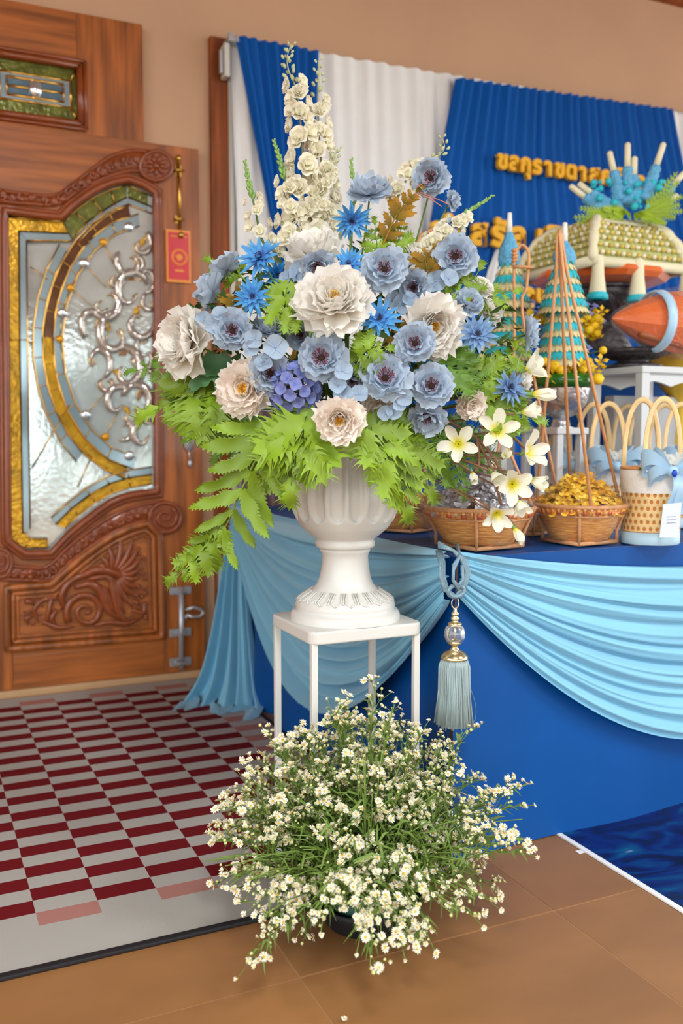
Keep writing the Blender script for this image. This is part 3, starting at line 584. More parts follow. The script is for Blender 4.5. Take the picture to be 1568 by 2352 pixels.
def basket(label, c, r, h, rods=(), film=True, knots=True, rot=.45):
    t = thing('rattan_basket', label, 'basket', c, 'brown rattan baskets on the gift table'); c = V(c)
    fr = lambda an, j: 1+.05*cos(4*(an-rot))*(1-j/9) if j < 9 else 1
    b = MB(); b.lathe([(.001,.012),(r*.62,.012),(r*.66,.016),(r*.74,h*.3),(r*.86,h*.6),(r*.95,h*.8),(r,h),(r*.97,h),(r*.85,h*.62),(r*.7,h*.35),(.001,.02)], 48, c, fr); obj('bowl', b, m_rat, t)
    s = MB()
    for k in range(44):
        a = 2*pi*k/44; s.tube([c+V((r*q*cos(a)*1.004, r*q*sin(a)*1.004, z)) for q, z in ((.955,h*.8),(.985,h*.9),(1.004,h*.99))], .0045, 4)
    obj('wrapped_border', s, m_rat, t)
    s = MB()
    for k in range(22):
        a = 2*pi*(k+.5)/22; s.tube([c+V((r*.985*cos(a+q), r*.985*sin(a+q), h*.86)) for q in (-.05,0,.05)], .0055, 4, flat=.8)
    obj('red_weaving', s, m_redw, t)['kind'] = 'stuff'
    o = MB(); o.tube([c+V((r*1.0*cos(a), r*1.0*sin(a), h)) for a in [2*pi*k/40 for k in range(40)]], .006, 6, closed=True); o.tube([c+V((r*.95*cos(a), r*.95*sin(a), h*.76)) for a in [2*pi*k/40 for k in range(40)]], .003, 5, closed=True); obj('rim', o, m_rod, t)
    q = [c+V((r*.80*cos(rot+pi/2*k+pi/4), r*.80*sin(rot+pi/2*k+pi/4), .007)) for k in range(4)]
    o = MB()
    for k in range(4):
        o.tube([q[k], q[(k+1) % 4]], .006, 6); o.tube([q[k], q[k]+V((0,0,.03)), c+V((r*1.0*cos(rot+pi/2*k+pi/4), r*1.0*sin(rot+pi/2*k+pi/4), h))], .005, 6)
    obj('foot_frame', o, m_rod, t)
    for p in rods:
        o = MB(); o.tube(p, .0048, 6); obj('handle', o, m_rod, t)
    if film:
        rr = random.Random(5); ph = [rr.uniform(-1,1) for _ in range(48)]
        f2 = lambda an, j: 1+.05*ph[int(an/2/pi*48) % 48]+.02*sin(9*an+j)
        f = MB(); f.lathe([(r*.8,.008),(r*.9,h*.3),(r*1.04,h*.75),(r*1.08,h*1.0),(r*1.0,h*1.35),(r*.75,h*1.75),(r*.4,h*2.0),(r*.05,h*2.08)], 48, c, f2); obj('cellophane_wrap', f, m_film, t)
    return t
def coin_mesh(seed, m):
    r = random.Random(seed); b = MB(); 
    b.ball((0,0,0), (.011,.011,.005), 8, 4)
    for k in range(5):
        a = 2*pi*k/5+r.uniform(-.2,.2); d = V((cos(a), sin(a), r.uniform(-.1,.6))); n = V((-sin(a), cos(a), 0))
        b.add([d*.006+n*.005, d*.006-n*.005, d*.021-n*.007+V((0,0,.004)), d*.024, d*.021+n*.007+V((0,0,-.002))], [(0,1,2,3,4)], False)
    return b.mesh('foil_coin', m)
m_gfoil = mat('gold_foil', srgb(255,212,70), .32, .1, rnd=.15); m_sfoil = mat('silver_foil', srgb(206,209,214), .25, .4, rnd=.2)
def coins(c, r, h, mound, m, n, lab, grp, seed):
    ms = [coin_mesh(seed+i, m) for i in range(3)]; rr = random.Random(seed)
    for i in range(n):
        q = math.sqrt((i+.5)/n); a = i*2.39996+rr.uniform(-.2,.2); z = h*.85+mound*(1-q*q)+rr.uniform(-.006,.006)
        p = V(c)+V((r*.93*q*cos(a), r*.93*q*sin(a), z)); nrm = V((cos(a)*q*.8, sin(a)*q*.8, 1)).normalized()
        o = ob('foil_coin', ms[i % 3], None, M4.Translation(p) @ nrm.to_track_quat('Z','Y').to_matrix().to_4x4() @ M4.Rotation(rr.uniform(0,6.3), 4, 'Z') @ M4.Rotation(rr.uniform(-.5,.5), 4, 'X') @ M4.Scale(rr.uniform(.9,1.2), 4)); tag(o, lab, 'coin', grp)
cB1 = V(at(932,1200,2.86)); cB1.z = ZT+.003; cB2 = V(at(1100,1220,2.44)); cB2.z = ZT+.003; cB3 = V(at(1330,1220,2.53)); cB3.z = ZT+.003; cB4 = V(at(1205,1120,2.76)); cB4.z = ZT+.003
def rim_pt(c, r, h, a): return V(c)+V((r*cos(a), r*sin(a), h))
ap3 = at(1284,545,2.53)
rods3 = [[rim_pt(cB3,.118,.10,a), ap3.lerp(rim_pt(cB3,.118,.10,a),.12), ap3+V((.006*cos(a),.006*sin(a),0)), ap3+V((0,0,.02))] for a in (-2.0,-.25,1.1,2.7)]
basket('rattan basket of gold foil coins standing beside the woven gift pail', cB3, .122, .105, rods3, rot=.1)
coins(cB3, .122, .105, .085, m_gfoil, 95, 'gold foil ribbon coin heaped in the middle rattan basket', 'gold foil coins in the basket', 10)
ap2 = at(1015,520,2.5)
arch2 = spl([rim_pt(cB2,.14,.105,2.6), at(962,800,2.5), at(958,570,2.5), at(985,532,2.5), at(1035,508,2.5), at(1066,545,2.5), at(1074,640,2.5), at(1120,900,2.5), rim_pt(cB2,.14,.105,-.4)], 40)
basket('rattan basket of silver foil coins at the front corner of the table', cB2, .142, .105, [arch2], rot=.15)
coins(cB2, .142, .105, .075, m_sfoil, 95, 'silver foil ribbon coin heaped in the front rattan basket', 'silver foil coins in the basket', 20)
basket('rattan basket mostly hidden between the urn and the silver coins', cB1, .13, .10, film=True)

lp = spl([rim_pt(cB4,.11,.10,2.8), at(1176,850,2.76), at(1180,640,2.76), at(1182,590,2.76), at(1197,563,2.76), at(1214,585,2.76), at(1209,660,2.76), at(1202,740,2.76), rim_pt(cB4,.11,.10,-.2)], 44)
pg = [at(1178,612,2.75), at(1224,614,2.75)]
coil = [at(1182+5*cos(k*1.05), 572+k*1.35, 2.76-.004*sin(k*1.05)) for k in range(24)]
basket('rattan basket behind the lilies with a pegged loop handle', cB4, .112, .10, [lp, pg, coil], film=False)
# ---------------------------------------------------------------- woven gift pails
m_lace = mat('white_lace', srgb(232,230,224), .7, bump=.2, bscale=200); m_ribbon = mat('pale_blue_ribbon', srgb(172,210,234), .3, sheen=.4, var=.05, scale=10)
m_pail = mat('pale_blue_board', srgb(176,208,222), .5); m_tagc = mat('pale_card', srgb(214,222,236), .6); m_gem = mat('sapphire', srgb(10,70,190), .15)
m_leafd = mat('dark_green_leaf', srgb(74,100,32), .5, rnd=.2); m_wfl = mat('white_petal', srgb(238,236,226), .6)
def pail(label, c, r=.078, h=.205, full=True, ang=0.):
    t = thing('gift_pail', label, 'gift pail', c, 'woven gift pails on the table'); c = V(c)
    obj('base_band', MB().lathe([(.001,.001),(r*.98,.001),(r,.004),(r,.034),(r*.97,.034)], 36, c), m_pail, t)
    obj('lining', MB().lathe([(r*.965,.03),(r*.965,h*.98),(r*.9,h*.98),(r*.9,h*.5)], 36, c), m_dark, t)
    lt = MB(); nA, z0, z1 = 30, .036, h*.70; nR = 6; dz = (z1-z0)/nR
    for j in range(nR):
        for i in range(nA):
            a0 = 2*pi*(i+.5*(j % 2))/nA; da = 2*pi/nA; zc = z0+(j+.5)*dz
            P_ = lambda da_, dz_, rr=1.0: c+V((r*rr*cos(a0+da_), r*rr*sin(a0+da_), zc+dz_))
            oq = [(-.5,-.5),(0,-.5),(.5,-.5),(.5,0),(.5,.5),(0,.5),(-.5,.5),(-.5,0)]; vo = [P_(x*da, y*dz) for x, y in oq]
            vi = [P_(.30*da*cos(k*pi/4-3*pi/4), .32*dz*sin(k*pi/4-3*pi/4), .992) for k in range(8)]
            lt.add(vo+vi, [(k,(k+1) % 8,8+(k+1) % 8,8+k) for k in range(8)], False)
    g = obj('rattan_lattice', lt, m_pale, t); g['kind'] = 'stuff'
    lc_ = MB(); lc_.lathe([(r*1.005,h*.68),(r*1.03,h*.74),(r*1.045,h*.86),(r*1.06,h*.97),(r*1.04,h*.98)], 72, c, lambda an, j: 1+.012*sin(36*an)); obj('lace_band', lc_, m_lace, t)
    rm = MB(); rm.tube([c+V((r*1.02*cos(a), r*1.02*sin(a), h)) for a in [2*pi*k/36 for k in range(36)]], .004, 6, closed=True); obj('rim', rm, m_rod, t)
    for s in (-1, 1):
        hd = MB(); ca, sa = cos(ang), sin(ang); pts = []
        for k in range(19):
            a = pi*k/18; x = r*.80*cos(a); z = h*.85+(.215+.0*s)*max(0,sin(a))**.62; y = s*r*.5
            pts.append(c+V((x*ca-y*sa, x*sa+y*ca, z)))
        hd.tube(pts, .0085, 8, flat=.22, ref=(cos(ang+pi/2)*.2, .2, .9)); obj('handle', hd, m_pale, t)
    # bow on the front left, tails, blossoms on the rim
    fd = V((-.42,-.9,0)); rtv = V((.9,-.42,0)); bc = c+fd*(r*1.08)+V((0,0,h*.97))+rtv*.02
    bw = MB()
    for s, k, up in ((-1,1,.3),(1,1,.35),(-1,.75,-.25),(1,.75,-.3),(-1,.6,.9),(1,.6,.9)):
        L = .085*k
        bw.grid(lambda u, v: bc+rtv*(s*L*sin(pi*u)*(.9+.1*v))+V((0,0,L*(up*sin(pi*u)+.22*sin(2*pi*u)+(v-.5)*.55*(.35+.65*sin(pi*u)))))+fd*(.012+.02*sin(2*pi*u)+.01*v), 14, 4)
    bw.ball(bc+fd*.022, (.015,.015,.016), 8, 6); obj('bow', bw, m_ribbon, t)
    if full:
        tl = MB()
        for s, dx in ((0,.012),(1,.03)):
            tl.grid(lambda u, v: bc+rtv*(dx+(v-.5)*.030+.006*sin(6*u+s))+V((0,0,-.112*u-(.010 if v in (0,1) else 0)*u))+fd*(.014+.01*sin(5*u)), 10, 2)
        obj('ribbon_tail', tl, m_ribbon, t)
        cd = MB(); q = [bc+rtv*x+V((0,0,z))+fd*.022 for x, z in ((-.022,-.085),(.026,-.080),(.020,-.172),(-.030,-.172))]; cd.prism(q, fd*.001); obj('gift_card', cd, m_tagc, t)
        ws = MB()
        for z in (-.118,-.126,-.134): a_ = bc+rtv*-.012+V((0,0,z))+fd*.0235; b_ = bc+rtv*.012+V((0,0,z+.001))+fd*.0235; ws.tube([a_, b_], .0009, 4)
        obj('printed_lines', ws, mat('card_print', srgb(150,160,178), .7), t)
        obj('brooch', MB().ball(bc+fd*.036+V((0,0,-.004)), (.009,.006,.010), 8, 6), m_gem, t)
    fb = MB(); lf_ = MB(); rr = random.Random(int(c.x*1000))
    for i in range(5):
        p = bc+rtv*(-.045+.026*i)+V((0,0,.020+.008*(i % 2)))+fd*(-.012)
        for k in range(9):
            a = 2*pi*k/9; d = rtv*cos(a)+V((0,0,sin(a)*.75))+fd*.35; n = d.cross(fd).normalized()
            fb.add([p, p+d*.018+n*.009, p+d*.036, p+d*.018-n*.009], [(0,1,2,3)])
        if i % 2 == 0: d = (rtv*rr.uniform(-1,1)+V((0,0,-.4))+fd*.2); n = d.cross(fd).normalized(); lf_.add([p, p+d*.02+n*.01, p+d*.045, p+d*.02-n*.01], [(0,1,2,3)])
    obj('blossom', fb, m_wfl, t); obj('leaf', lf_, m_leafd, t)
def tp_at(x, D): p = V(at(x, 1150, D)); p.z = ZT+.003; return p
pail('woven pail with blue bow and pale gift card at right table edge', tp_at(1494, 2.52))
pail('woven pail just behind the heap of gold coins', tp_at(1376, 2.92), full=False, ang=-.1)
pail('woven pail half hidden behind the rods of the coin basket', tp_at(1284, 3.0), full=False, ang=-.1)
pail('woven pail at the back between the two cone centrepieces', tp_at(1540, 2.98), full=False, ang=-.1)
pail('woven pail behind the front pail, only its hoops showing', tp_at(1455, 3.10), full=False)
# ---------------------------------------------------------------- leaf cones on silver bowls
m_tq = mat('turquoise_fold', srgb(40,190,205), .55, var=.12, scale=40); m_cream = mat('cream_fold', srgb(226,214,160), .6, var=.06, scale=40); m_crown = mat('blue_crown_flowers', srgb(104,182,222), .7, bump=1., bscale=120, var=.12, scale=90)
m_sil = mat('silver_bowl', srgb(205,208,212), .28, .9, bump=.5, bscale=45); m_cuc = mat('cucumber_skin', srgb(30,104,24), .2, var=.25, scale=20, coat=.4); m_yel = mat('yellow_blossom', srgb(240,196,20), .6, rnd=.12); m_orc = mat('violet_orchid', srgb(134,140,200), .6)
m_ped = mat('white_pedestal', srgb(206,210,210), .5)
def cone(label, cx, D, yt, tiers, yb, bowl=True):
    px = D/FPX; c = at(cx, yb, D); c.z = ZT+.002; t = thing('leaf_cone', label, 'centrepiece', c, 'blue and cream folded-leaf cones'); Z = lambda y: CAMH+(996-y)*px*1.0
    X0, Y0 = c.x, c.y
    st = MB(); st.lathe([(.001,0),(.010,0),(.007,Z(yt)-Z(yt+45)),(.001,Z(yt)-Z(yt+45)+.002)], 8, (X0,Y0,Z(yt+45))); obj('white_tip', st, m_wfl, t)
    f = MB(); h = Z(yt+38)-Z(tiers[0][0]); f.lathe([(.006,h),(.016,h*.8),(.030,h*.45),(.036,h*.2),(.030,0)], 20, (X0,Y0,Z(tiers[0][0])), lambda an, j: 1+.07*sin(9*an+j*2)); obj('crown_flower_finial', f, m_crown, t)
    for (y0, w0, y1, w1) in tiers:
        a, b = MB(), MB(); n = max(3, int((y1-y0)/14)); core = MB(); core.lathe([(w0*px*.9,Z(y0)),(w1*px*.9,Z(y1))], 24, (X0,Y0,0)); 
        for j in range(n):
            q = j/(n-1); rr = lerp(w0, w1, q)*px; z = lerp(Z(y0), Z(y1), q); cnt = max(10, int(2*pi*rr/.014)); mb = a if j % 2 == 0 else b
            for i in range(cnt):
                an = 2*pi*(i+.5*(j % 2))/cnt; d = V((cos(an), sin(an), 0)); n_ = V((-sin(an), cos(an), 0)); p = V((X0,Y0,z))+d*rr*.86; kk = 1.35 if j % 2 == 0 else .95
                mb.add([p+n_*.007+V((0,0,.013*kk)), p-n_*.007+V((0,0,.013*kk)), p+d*.011-n_*.006-V((0,0,.003)), p+d*.016-V((0,0,.010*kk)), p+d*.011+n_*.006-V((0,0,.003))], [(0,1,2,3,4)], False)
        obj('core', core, m_cream, t); o = obj('turquoise_folds', a, m_tq, t); o['kind'] = 'stuff'; o = obj('cream_folds', b, m_cream, t); o['kind'] = 'stuff'
    if bowl:
        rb = 62*px; zc = Z(868)
        o = MB(); o.tube([V((X0+rb*.93*cos(a), Y0+rb*.93*sin(a), zc-.012)) for a in [2*pi*k/32 for k in range(32)]], .024, 10, closed=True); obj('cucumber_ring', o, m_cuc, t)
        b = MB(); z1 = Z(893); b.lathe([(rb*1.03,0),(rb*1.0,-.012),(rb*.90,-.05),(rb*.62,-.078),(rb*.3,-.088),(rb*.22,-.10),(rb*.3,-.115),(rb*.5,-.12),(.001,-.12)], 36, (X0,Y0,z1)); obj('silver_bowl', b, m_sil, t)
        pd = MB(); s = rb*.72; pd.box((X0-s,Y0-s,z1-.14),(X0+s,Y0+s,z1-.12)); zf = ZT+.002; pd.box((X0-s*.85,Y0-s*.85,zf),(X0+s*.85,Y0+s*.85,zf+.02))
        for sx_ in (-1,1):
            for sy_ in (-1,1): pd.box((X0+sx_*s*.72-.012,Y0+sy_*s*.72-.012,zf),(X0+sx_*s*.72+.012,Y0+sy_*s*.72+.012,z1-.12))
        bev(obj('white_pedestal', pd, m_ped, t), .003)
    return V((X0,Y0,0)), Z
yb_me = [MB().ball((0,0,0), (.012,.012,.011), 8, 5).mesh('blossom', m_yel), MB().add([(0,0,0),(.012,.006,.003),(.018,0,.008),(.012,-.006,.003),(-.012,.006,.003),(-.018,0,.008),(-.012,-.006,.003),(.006,.012,.003),(0,.018,.008),(-.006,.012,.003),(.006,-.012,.003),(0,-.018,.008),(-.006,-.012,.003)], [(0,1,2,3),(0,4,5,6),(0,7,8,9),(0,10,11,12)]).mesh('blossom', m_yel)]
orc_me = MB().add([(0,0,0),(.014,.009,.004),(.026,0,.002),(.014,-.009,.004),(-.012,.010,.004),(-.022,.006,.0),(-.010,-.002,.004),(-.004,-.014,.004),(-.012,-.02,0),(.004,-.014,.004)], [(0,1,2,3),(0,4,5,6),(0,7,8,9)]).mesh('orchid_petals', m_orc)
def bunch(label, spots, D, seed, spread=.02):
    r = random.Random(seed); t = thing('flower_garland', label, 'garland', at(*spots[0][:2], D))
    for x, y, k in spots:
        p = at(x+r.uniform(-3,3), y+r.uniform(-3,3), D+r.uniform(-spread,spread)); q = (-FW+V((r.uniform(-.6,.6),r.uniform(-.4,.4),r.uniform(-.2,.8)))).normalized().to_track_quat('Z','Y').to_matrix().to_4x4()
        ob('blossom' if k < 2 else 'orchid', yb_me[r.randrange(2)] if k < 2 else orc_me, t, t.matrix_basis.inverted() @ M4.Translation(p) @ q @ M4.Scale(r.uniform(1.0,1.6), 4))
    st = MB(); p0 = at(*spots[0][:2], D+.03)
    for x, y, k in spots[::2]: st.tube([at(x,y,D+.008), at(lerp(x,spots[len(spots)//2][0],.5), y+12, D+.03)], .0016, 4)
    obj('stems', st, m_leafd, t)
cone('taller leaf cone with two tiers standing on a silver bowl', 1288, 2.86, 522, [(610,18,722,60),(726,34,842,68)], 960)
cone('leaf cone behind the right side of the bouquet, upper tiers showing', 1163, 2.98, 500, [(616,18,712,54),(714,34,830,62)], 960)
rr = random.Random(21)
bunch('ring of yellow blossoms around the foot of the taller leaf cone', [(1288+62*sin(a)+rr.uniform(-8,8), 842+9*cos(a)+rr.uniform(-14,12), 0) for a in [2*pi*k/46 for k in range(46)]]+[(1378,828,0),(1376,845,0),(1385,805,0),(1375,870,0),(1310,800,2),(1320,815,2),(1335,800,2)], 2.80, 4, .05)
bunch('yellow blossoms and violet orchids right of the taller cone', [(rr.uniform(1328,1376), rr.uniform(728,772), 0) for k in range(24)]+[(1385,715,0),(1378,735,0),(1370,765,0),(1340,710,2),(1350,705,2),(1358,725,2),(1365,740,2),(1345,722,2),(1332,700,2)], 2.98, 5, .03)
bunch('yellow blossoms and violet orchids between the two leaf cones', [(rr.uniform(1150,1250), rr.uniform(715,775), 0) for k in range(34)]+[(1215,695,2),(1225,712,2),(1235,722,2),(1250,735,2),(1205,715,2),(1240,760,2)], 2.93, 6, .03)
# ---------------------------------------------------------------- white side stand, robe bundles, cover
D_S = 3.05; ws = at(1474,1100,D_S); ws.z = ZT+.002; zt_ = CAMH+(996-850)*D_S/FPX
stl = thing('white_stool', 'white painted wooden stool carrying the black carved bowl', 'stool', ws); hw = .128
o = MB(); o.box((ws.x-hw,ws.y-hw,zt_-.022),(ws.x+hw,ws.y+hw,zt_)); bev(obj('seat', o, m_ped, stl), .004)
for sx_ in (-1,1):
    for sy_ in (-1,1): o = MB(); x, y = ws.x+sx_*(hw-.016), ws.y+sy_*(hw-.016); o.box((x-.016,y-.016,ws.z),(x+.016,y+.016,zt_-.022)); bev(obj('leg', o, m_ped, stl), .003)
for sy_ in (-1,1):
    y = ws.y+sy_*(hw-.012); pts = [V((ws.x-hw+.03,y,zt_-.022)),V((ws.x+hw-.03,y,zt_-.022)),V((ws.x+hw-.03,y,zt_-.075))]+[V((ws.x+(hw-.03)*cos(pi*k/12), y, zt_-.062+.016*abs(sin(2*pi*k/12)))) for k in range(1,12)]+[V((ws.x-hw+.03,y,zt_-.075))]
    obj('apron', MB().prism(pts, (0,.012,0)), m_ped, stl)
o = MB(); o.box((ws.x-hw+.02,ws.y-.01,ws.z+.10),(ws.x+hw-.02,ws.y+.01,ws.z+.13)); bev(obj('stretcher', o, m_ped, stl), .003)
o = MB(); wb = at(1478,1100,3.28); o.box((wb.x-.16,wb.y-.02,ZT+.002),(wb.x-.005,wb.y,ZT+.43)); o.box((wb.x+.005,wb.y-.02,ZT+.002),(wb.x+.16,wb.y,ZT+.43)); o.box((wb.x-.16,wb.y,ZT+.002),(wb.x+.16,wb.y+.03,ZT+.43)); tag(bev(obj('white_box', o, mat('grey_white_board', srgb(186,190,192), .6)), .004), 'pale grey two-panel box standing behind the white stool', 'box')
m_blk = mat('black_carved_lacquer', srgb(58,52,54), .42, var=.5, scale=45, bump=1., bscale=40); m_robe = mat('orange_robe_cloth', srgb(226,104,24), .45, var=.12, scale=5, sheen=.2, coat=.3); m_robe2 = mat('dark_orange_robe_cloth', srgb(166,84,20), .5, var=.1, scale=5, coat=.2)
def phan(label, c, r, h):
    t = thing('carved_bowl', label, 'bowl', c, 'black carved pedestal bowls'); b = MB()
    b.lathe([(.001,0),(r*.80,0),(r*.84,.012),(r*.62,h*.28),(r*.42,h*.42),(r*.44,h*.5),(r*.72,h*.62),(r*.95,h*.85),(r,h),(r*.93,h),(r*.7,h*.68),(.001,h*.58)], 40, c, lambda an, j: 1+.025*sin(20*an)); obj('bowl', b, m_blk, t)
    q = MB(); q.tube([V(c)+V((r*cos(a), r*sin(a), h)) for a in [2*pi*k/32 for k in range(32)]], .008, 6, closed=True); obj('rim', q, m_blk, t)
zr = CAMH+(996-742)*2.98/FPX
rbx = at(1565,742,2.98)
phan('black carved bowl on the white stool under the orange robe bundle', V((at(1452,845,3.05).x, at(1452,845,3.05).y, zt_+.001)), .115, zr-.09-zt_)
rb = thing('robe_bundle', 'pointed orange robe bundle tied with a pale blue ribbon', 'robe bundle', rbx); ax = V((1,0,0))
def spindle(pr, mb, n=12, cz=1.0):
    for j, (x, r) in enumerate(pr): pass
    vs = [rbx+V((x, r*cos(2*pi*k/n), r*sin(2*pi*k/n)*cz+.0)) for x, r in pr for k in range(n)]
    return mb.add(vs, [(j*n+k, j*n+(k+1) % n, (j+1)*n+(k+1) % n, (j+1)*n+k) for j in range(len(pr)-1) for k in range(n)], False)
pr = [(-.285,.002),(-.26,.022),(-.20,.052),(-.13,.078),(-.06,.095),(.02,.102),(.10,.095),(.18,.075),(.27,.02),(.29,.002)]
obj('folded_robe', spindle(pr, MB(), 11), m_robe, rb); obj('underside_fold', spindle([(x, r*.93) for x, r in pr], MB().tube([rbx+V((-.2,-.03,-.045)), rbx+V((0,-.05,-.085)), rbx+V((.2,-.03,-.06))], .012, 6), 11), m_robe2, rb)
o = MB(); o.tube([rbx+V((-.115+.03*cos(a)*.4, .093*cos(a), .093*sin(a))) for a in [2*pi*k/24 for k in range(24)]], .017, 6, flat=.25, closed=True, ref=(0,1,0)); obj('ribbon', o, m_ribbon, rb)
obj('cellophane_wrap', spindle([(x*1.02, r*1.12+.004) for x, r in pr], MB(), 14), m_film, rb)
# tall stand behind with the flower-net robe cover
cc = at(1360,598,3.20); SZ = .43; zc = cc.z; cx0, cy0 = cc.x+SZ/2, cc.y+SZ/2
ts = thing('tall_stand', 'tall blue-draped box stand at the back under the flower-net cover', 'stand', (cx0,cy0,ZT)); zp = zc-.30
o = MB(); o.box((cx0-.17,cy0-.17,ZT+.002),(cx0+.17,cy0+.17,zp)); bev(obj('box', o, m_blued, ts), .006)
phan('black carved bowl under the flower-net cover at the back', (cx0-.02,cy0-.05,zp+.001), .13, .235)
r2 = thing('robe_bundle', 'shiny orange robe bundle under the flower-net cover', 'robe bundle', (cx0,cy0,zp+.24)); o = MB(); o.lathe([(.001,0),(.15,0),(.235,.025),(.255,.045),(.245,.062),(.001,.075)], 10, (cx0,cy0,zp+.238), lambda an, j: 1.0); o.sm = [False]*len(o.sm); bev(obj('folded_robe', o, m_robe, r2), .006)
cov = thing('robe_cover', 'domed net cover of cream flowers with tassels over the robe bundle', 'cover', (cx0,cy0,zc))
Hc = .175
def cpt(a, t): s = SZ/2*(1-.60*t**1.5); return s, zc+Hc*sin(t*pi/2)**.9
faces = [((0,-1),(1,0)),((-1,0),(0,-1)),((1,0),(0,1)),((0,1),(-1,0))]
sh, y1, y2 = MB(), MB(), MB()
for (nx, ny), (ux, uy) in faces:
    def fp(u, t, k=1.): s, z = cpt(0, t); s *= k; return V((cx0+nx*s+ux*s*u, cy0+ny*s+uy*s*u, z))
    sh.grid(lambda u, v: fp(u*2-1, v, .97), 8, 8)
    for j in range(9):
        n = 19-j
        for i in range(n):
            p = fp((i+.5*(j % 2)+.25)/n*2-1, j/9*.92, 1.0); (y1 if (i+j) % 2 else y2).ball(p, (.0105,.0105,.009), 6, 4)
sh.add([(cx0+sx_*SZ*.2, cy0+sy_*SZ*.2, zc+Hc) for sx_, sy_ in ((-1,-1),(1,-1),(1,1),(-1,1))], [(0,1,2,3)])
obj('net', sh, mat('net_green', srgb(176,180,110), .7, var=.2, scale=60), cov); m_net = mat('cream_buds', srgb(232,226,190), .65)
o = obj('yellow_buds', y1, mat('yellow_green_buds', srgb(206,186,92), .65, var=.2, scale=30), cov); o['kind'] = 'stuff'; o = obj('cream_buds', y2, m_net, cov); o['kind'] = 'stuff'
for sx_, sy_ in ((-1,-1),(1,-1),(1,1),(-1,1)):
    o = MB(); o.tube([V((cx0+sx_*cpt(0,k/12)[0], cy0+sy_*cpt(0,k/12)[0], cpt(0,k/12)[1])) for k in range(13)], [.017+.003*sin(k*2.2) for k in range(13)], 8); obj('ridge_rope', o, m_net, cov)
o = MB(); q = [V((cx0+sx_*SZ/2, cy0+sy_*SZ/2, zc)) for sx_, sy_ in ((-1,-1),(1,-1),(1,1),(-1,1))]
for k in range(4): o.tube([q[k], q[(k+1) % 4]], .019, 8)
s, z = cpt(0, 1); q = [V((cx0+sx_*s, cy0+sy_*s, z)) for sx_, sy_ in ((-1,-1),(1,-1),(1,1),(-1,1))]
for k in range(4): o.tube([q[k], q[(k+1) % 4]], .013, 8)
obj('edge_rope', o, m_net, cov)
o = MB(); s0, z0 = cpt(0,.62); s1, z1 = cpt(0,.80); o.prism([V((cx0-.10,cy0-s0-.016,z0)),V((cx0+.07,cy0-s0-.016,z0)),V((cx0+.07,cy0-s1-.016,z1)),V((cx0-.10,cy0-s1-.016,z1))], (0,.006,.002)); obj('blank_plaque', o, m_net, cov)
for x, y in ((cx0-SZ/2+.025,cy0-SZ/2),(cx0-.02,cy0-SZ/2-.01),(cx0+SZ/2,cy0-SZ/2)):
    o = MB(); o.lathe([(.012,.02),(.022,.008),(.020,-.01),(.022,-.05),(.030,-.11)], 16, (x,y,zc), lambda an, j: 1+.06*sin(8*an)); tl = obj('tassel', o, m_net, cov)
    o = MB(); o.lathe([(.028,-.105),(.037,-.118),(.038,-.132),(.020,-.134)], 14, (x,y,zc), lambda an, j: 1+.1*sin(7*an)); obj('turquoise_tip', o, m_tq, tl)
fa = thing('flower_spray', 'fan of blue and white crown-flower sticks with fern on the domed cover', 'flower arrangement', (cx0,cy0,zc+Hc)); DA = 3.36
for x0, y0, x1, y1_ in ((1308,426,1392,492),(1328,420,1400,478),(1399,348,1424,462),(1441,328,1440,470),(1457,360,1452,470),(1524,328,1480,462),(1572,396,1500,472),(1556,448,1502,486),(1415,440,1412,480)):
    a, b = at(x0,y0,DA), at(x1,y1_,DA); o = MB(); o.tube([a, a.lerp(b,.02), a.lerp(b,.42)], [.006,.0105,.012], 8); stk = obj('white_stick', o, m_net, fa)
    o = MB(); n = 12; o.tube([a.lerp(b,.40+.6*k/n) for k in range(n+1)], [.016+.012*k/n+.004*(k % 2) for k in range(n+1)], 9); obj('crown_flowers', o, m_crown, fa)
tq = MB(); rr = random.Random(9)
for k in range(46): tq.ball(at(rr.uniform(1360,1540), rr.uniform(415,478), DA+rr.uniform(-.05,.05)), rr.uniform(.007,.015), 6, 4)
o = obj('turquoise_florets', tq, m_tq, fa); o['kind'] = 'stuff'
m_fl = mat('lime_fern', srgb(150,180,24), .5, rnd=.12)
for x1, y1_ in ((1316,500),(1322,512),(1345,488),(1365,515),(1400,500),(1385,478),(1560,415),(1548,440),(1562,470),(1552,500),(1535,490),(1540,455),(1520,510),(1440,492),(1470,495),(1330,478),(1335,505),(1375,505),(1410,485),(1568,450),(1545,470),(1530,515),(1500,500),(1555,395),(1568,485)):
    a, b = at(1450+(x1-1450)*.25,490,DA-.03), at(x1,y1_,DA-.05); o = MB(); d = b-a; n = d.cross(FW).normalized()
    o.tube([a, b], .002, 4)
    for k in range(10):
        p = a.lerp(b, .15+.085*k); L = .030*(1-k/14)
        for s in (-1,1): e = p+d.normalized()*L*.8+n*s*L; o.add([p, p+d.normalized()*.006+n*s*.002, e, p-d.normalized()*.001+n*s*.004], [(0,1,2,3)])
    obj('fern_leaf', o, m_fl, fa)
gd = thing('gold_bowl', 'gold lattice bowl at the right edge behind the stool', 'bowl', at(1560,900,3.3)); p = at(1562,845,3.3); o = MB(); o.lathe([(.001,ZT+.003-p.z),(.05,ZT+.003-p.z),(.03,-.30),(.02,-.12),(.06,-.08),(.10,-.02),(.115,.05),(.11,.09),(.001,.08)], 32, p, lambda an, j: 1+.04*sin(16*an)); obj('bowl', o, m_gfoil, gd)
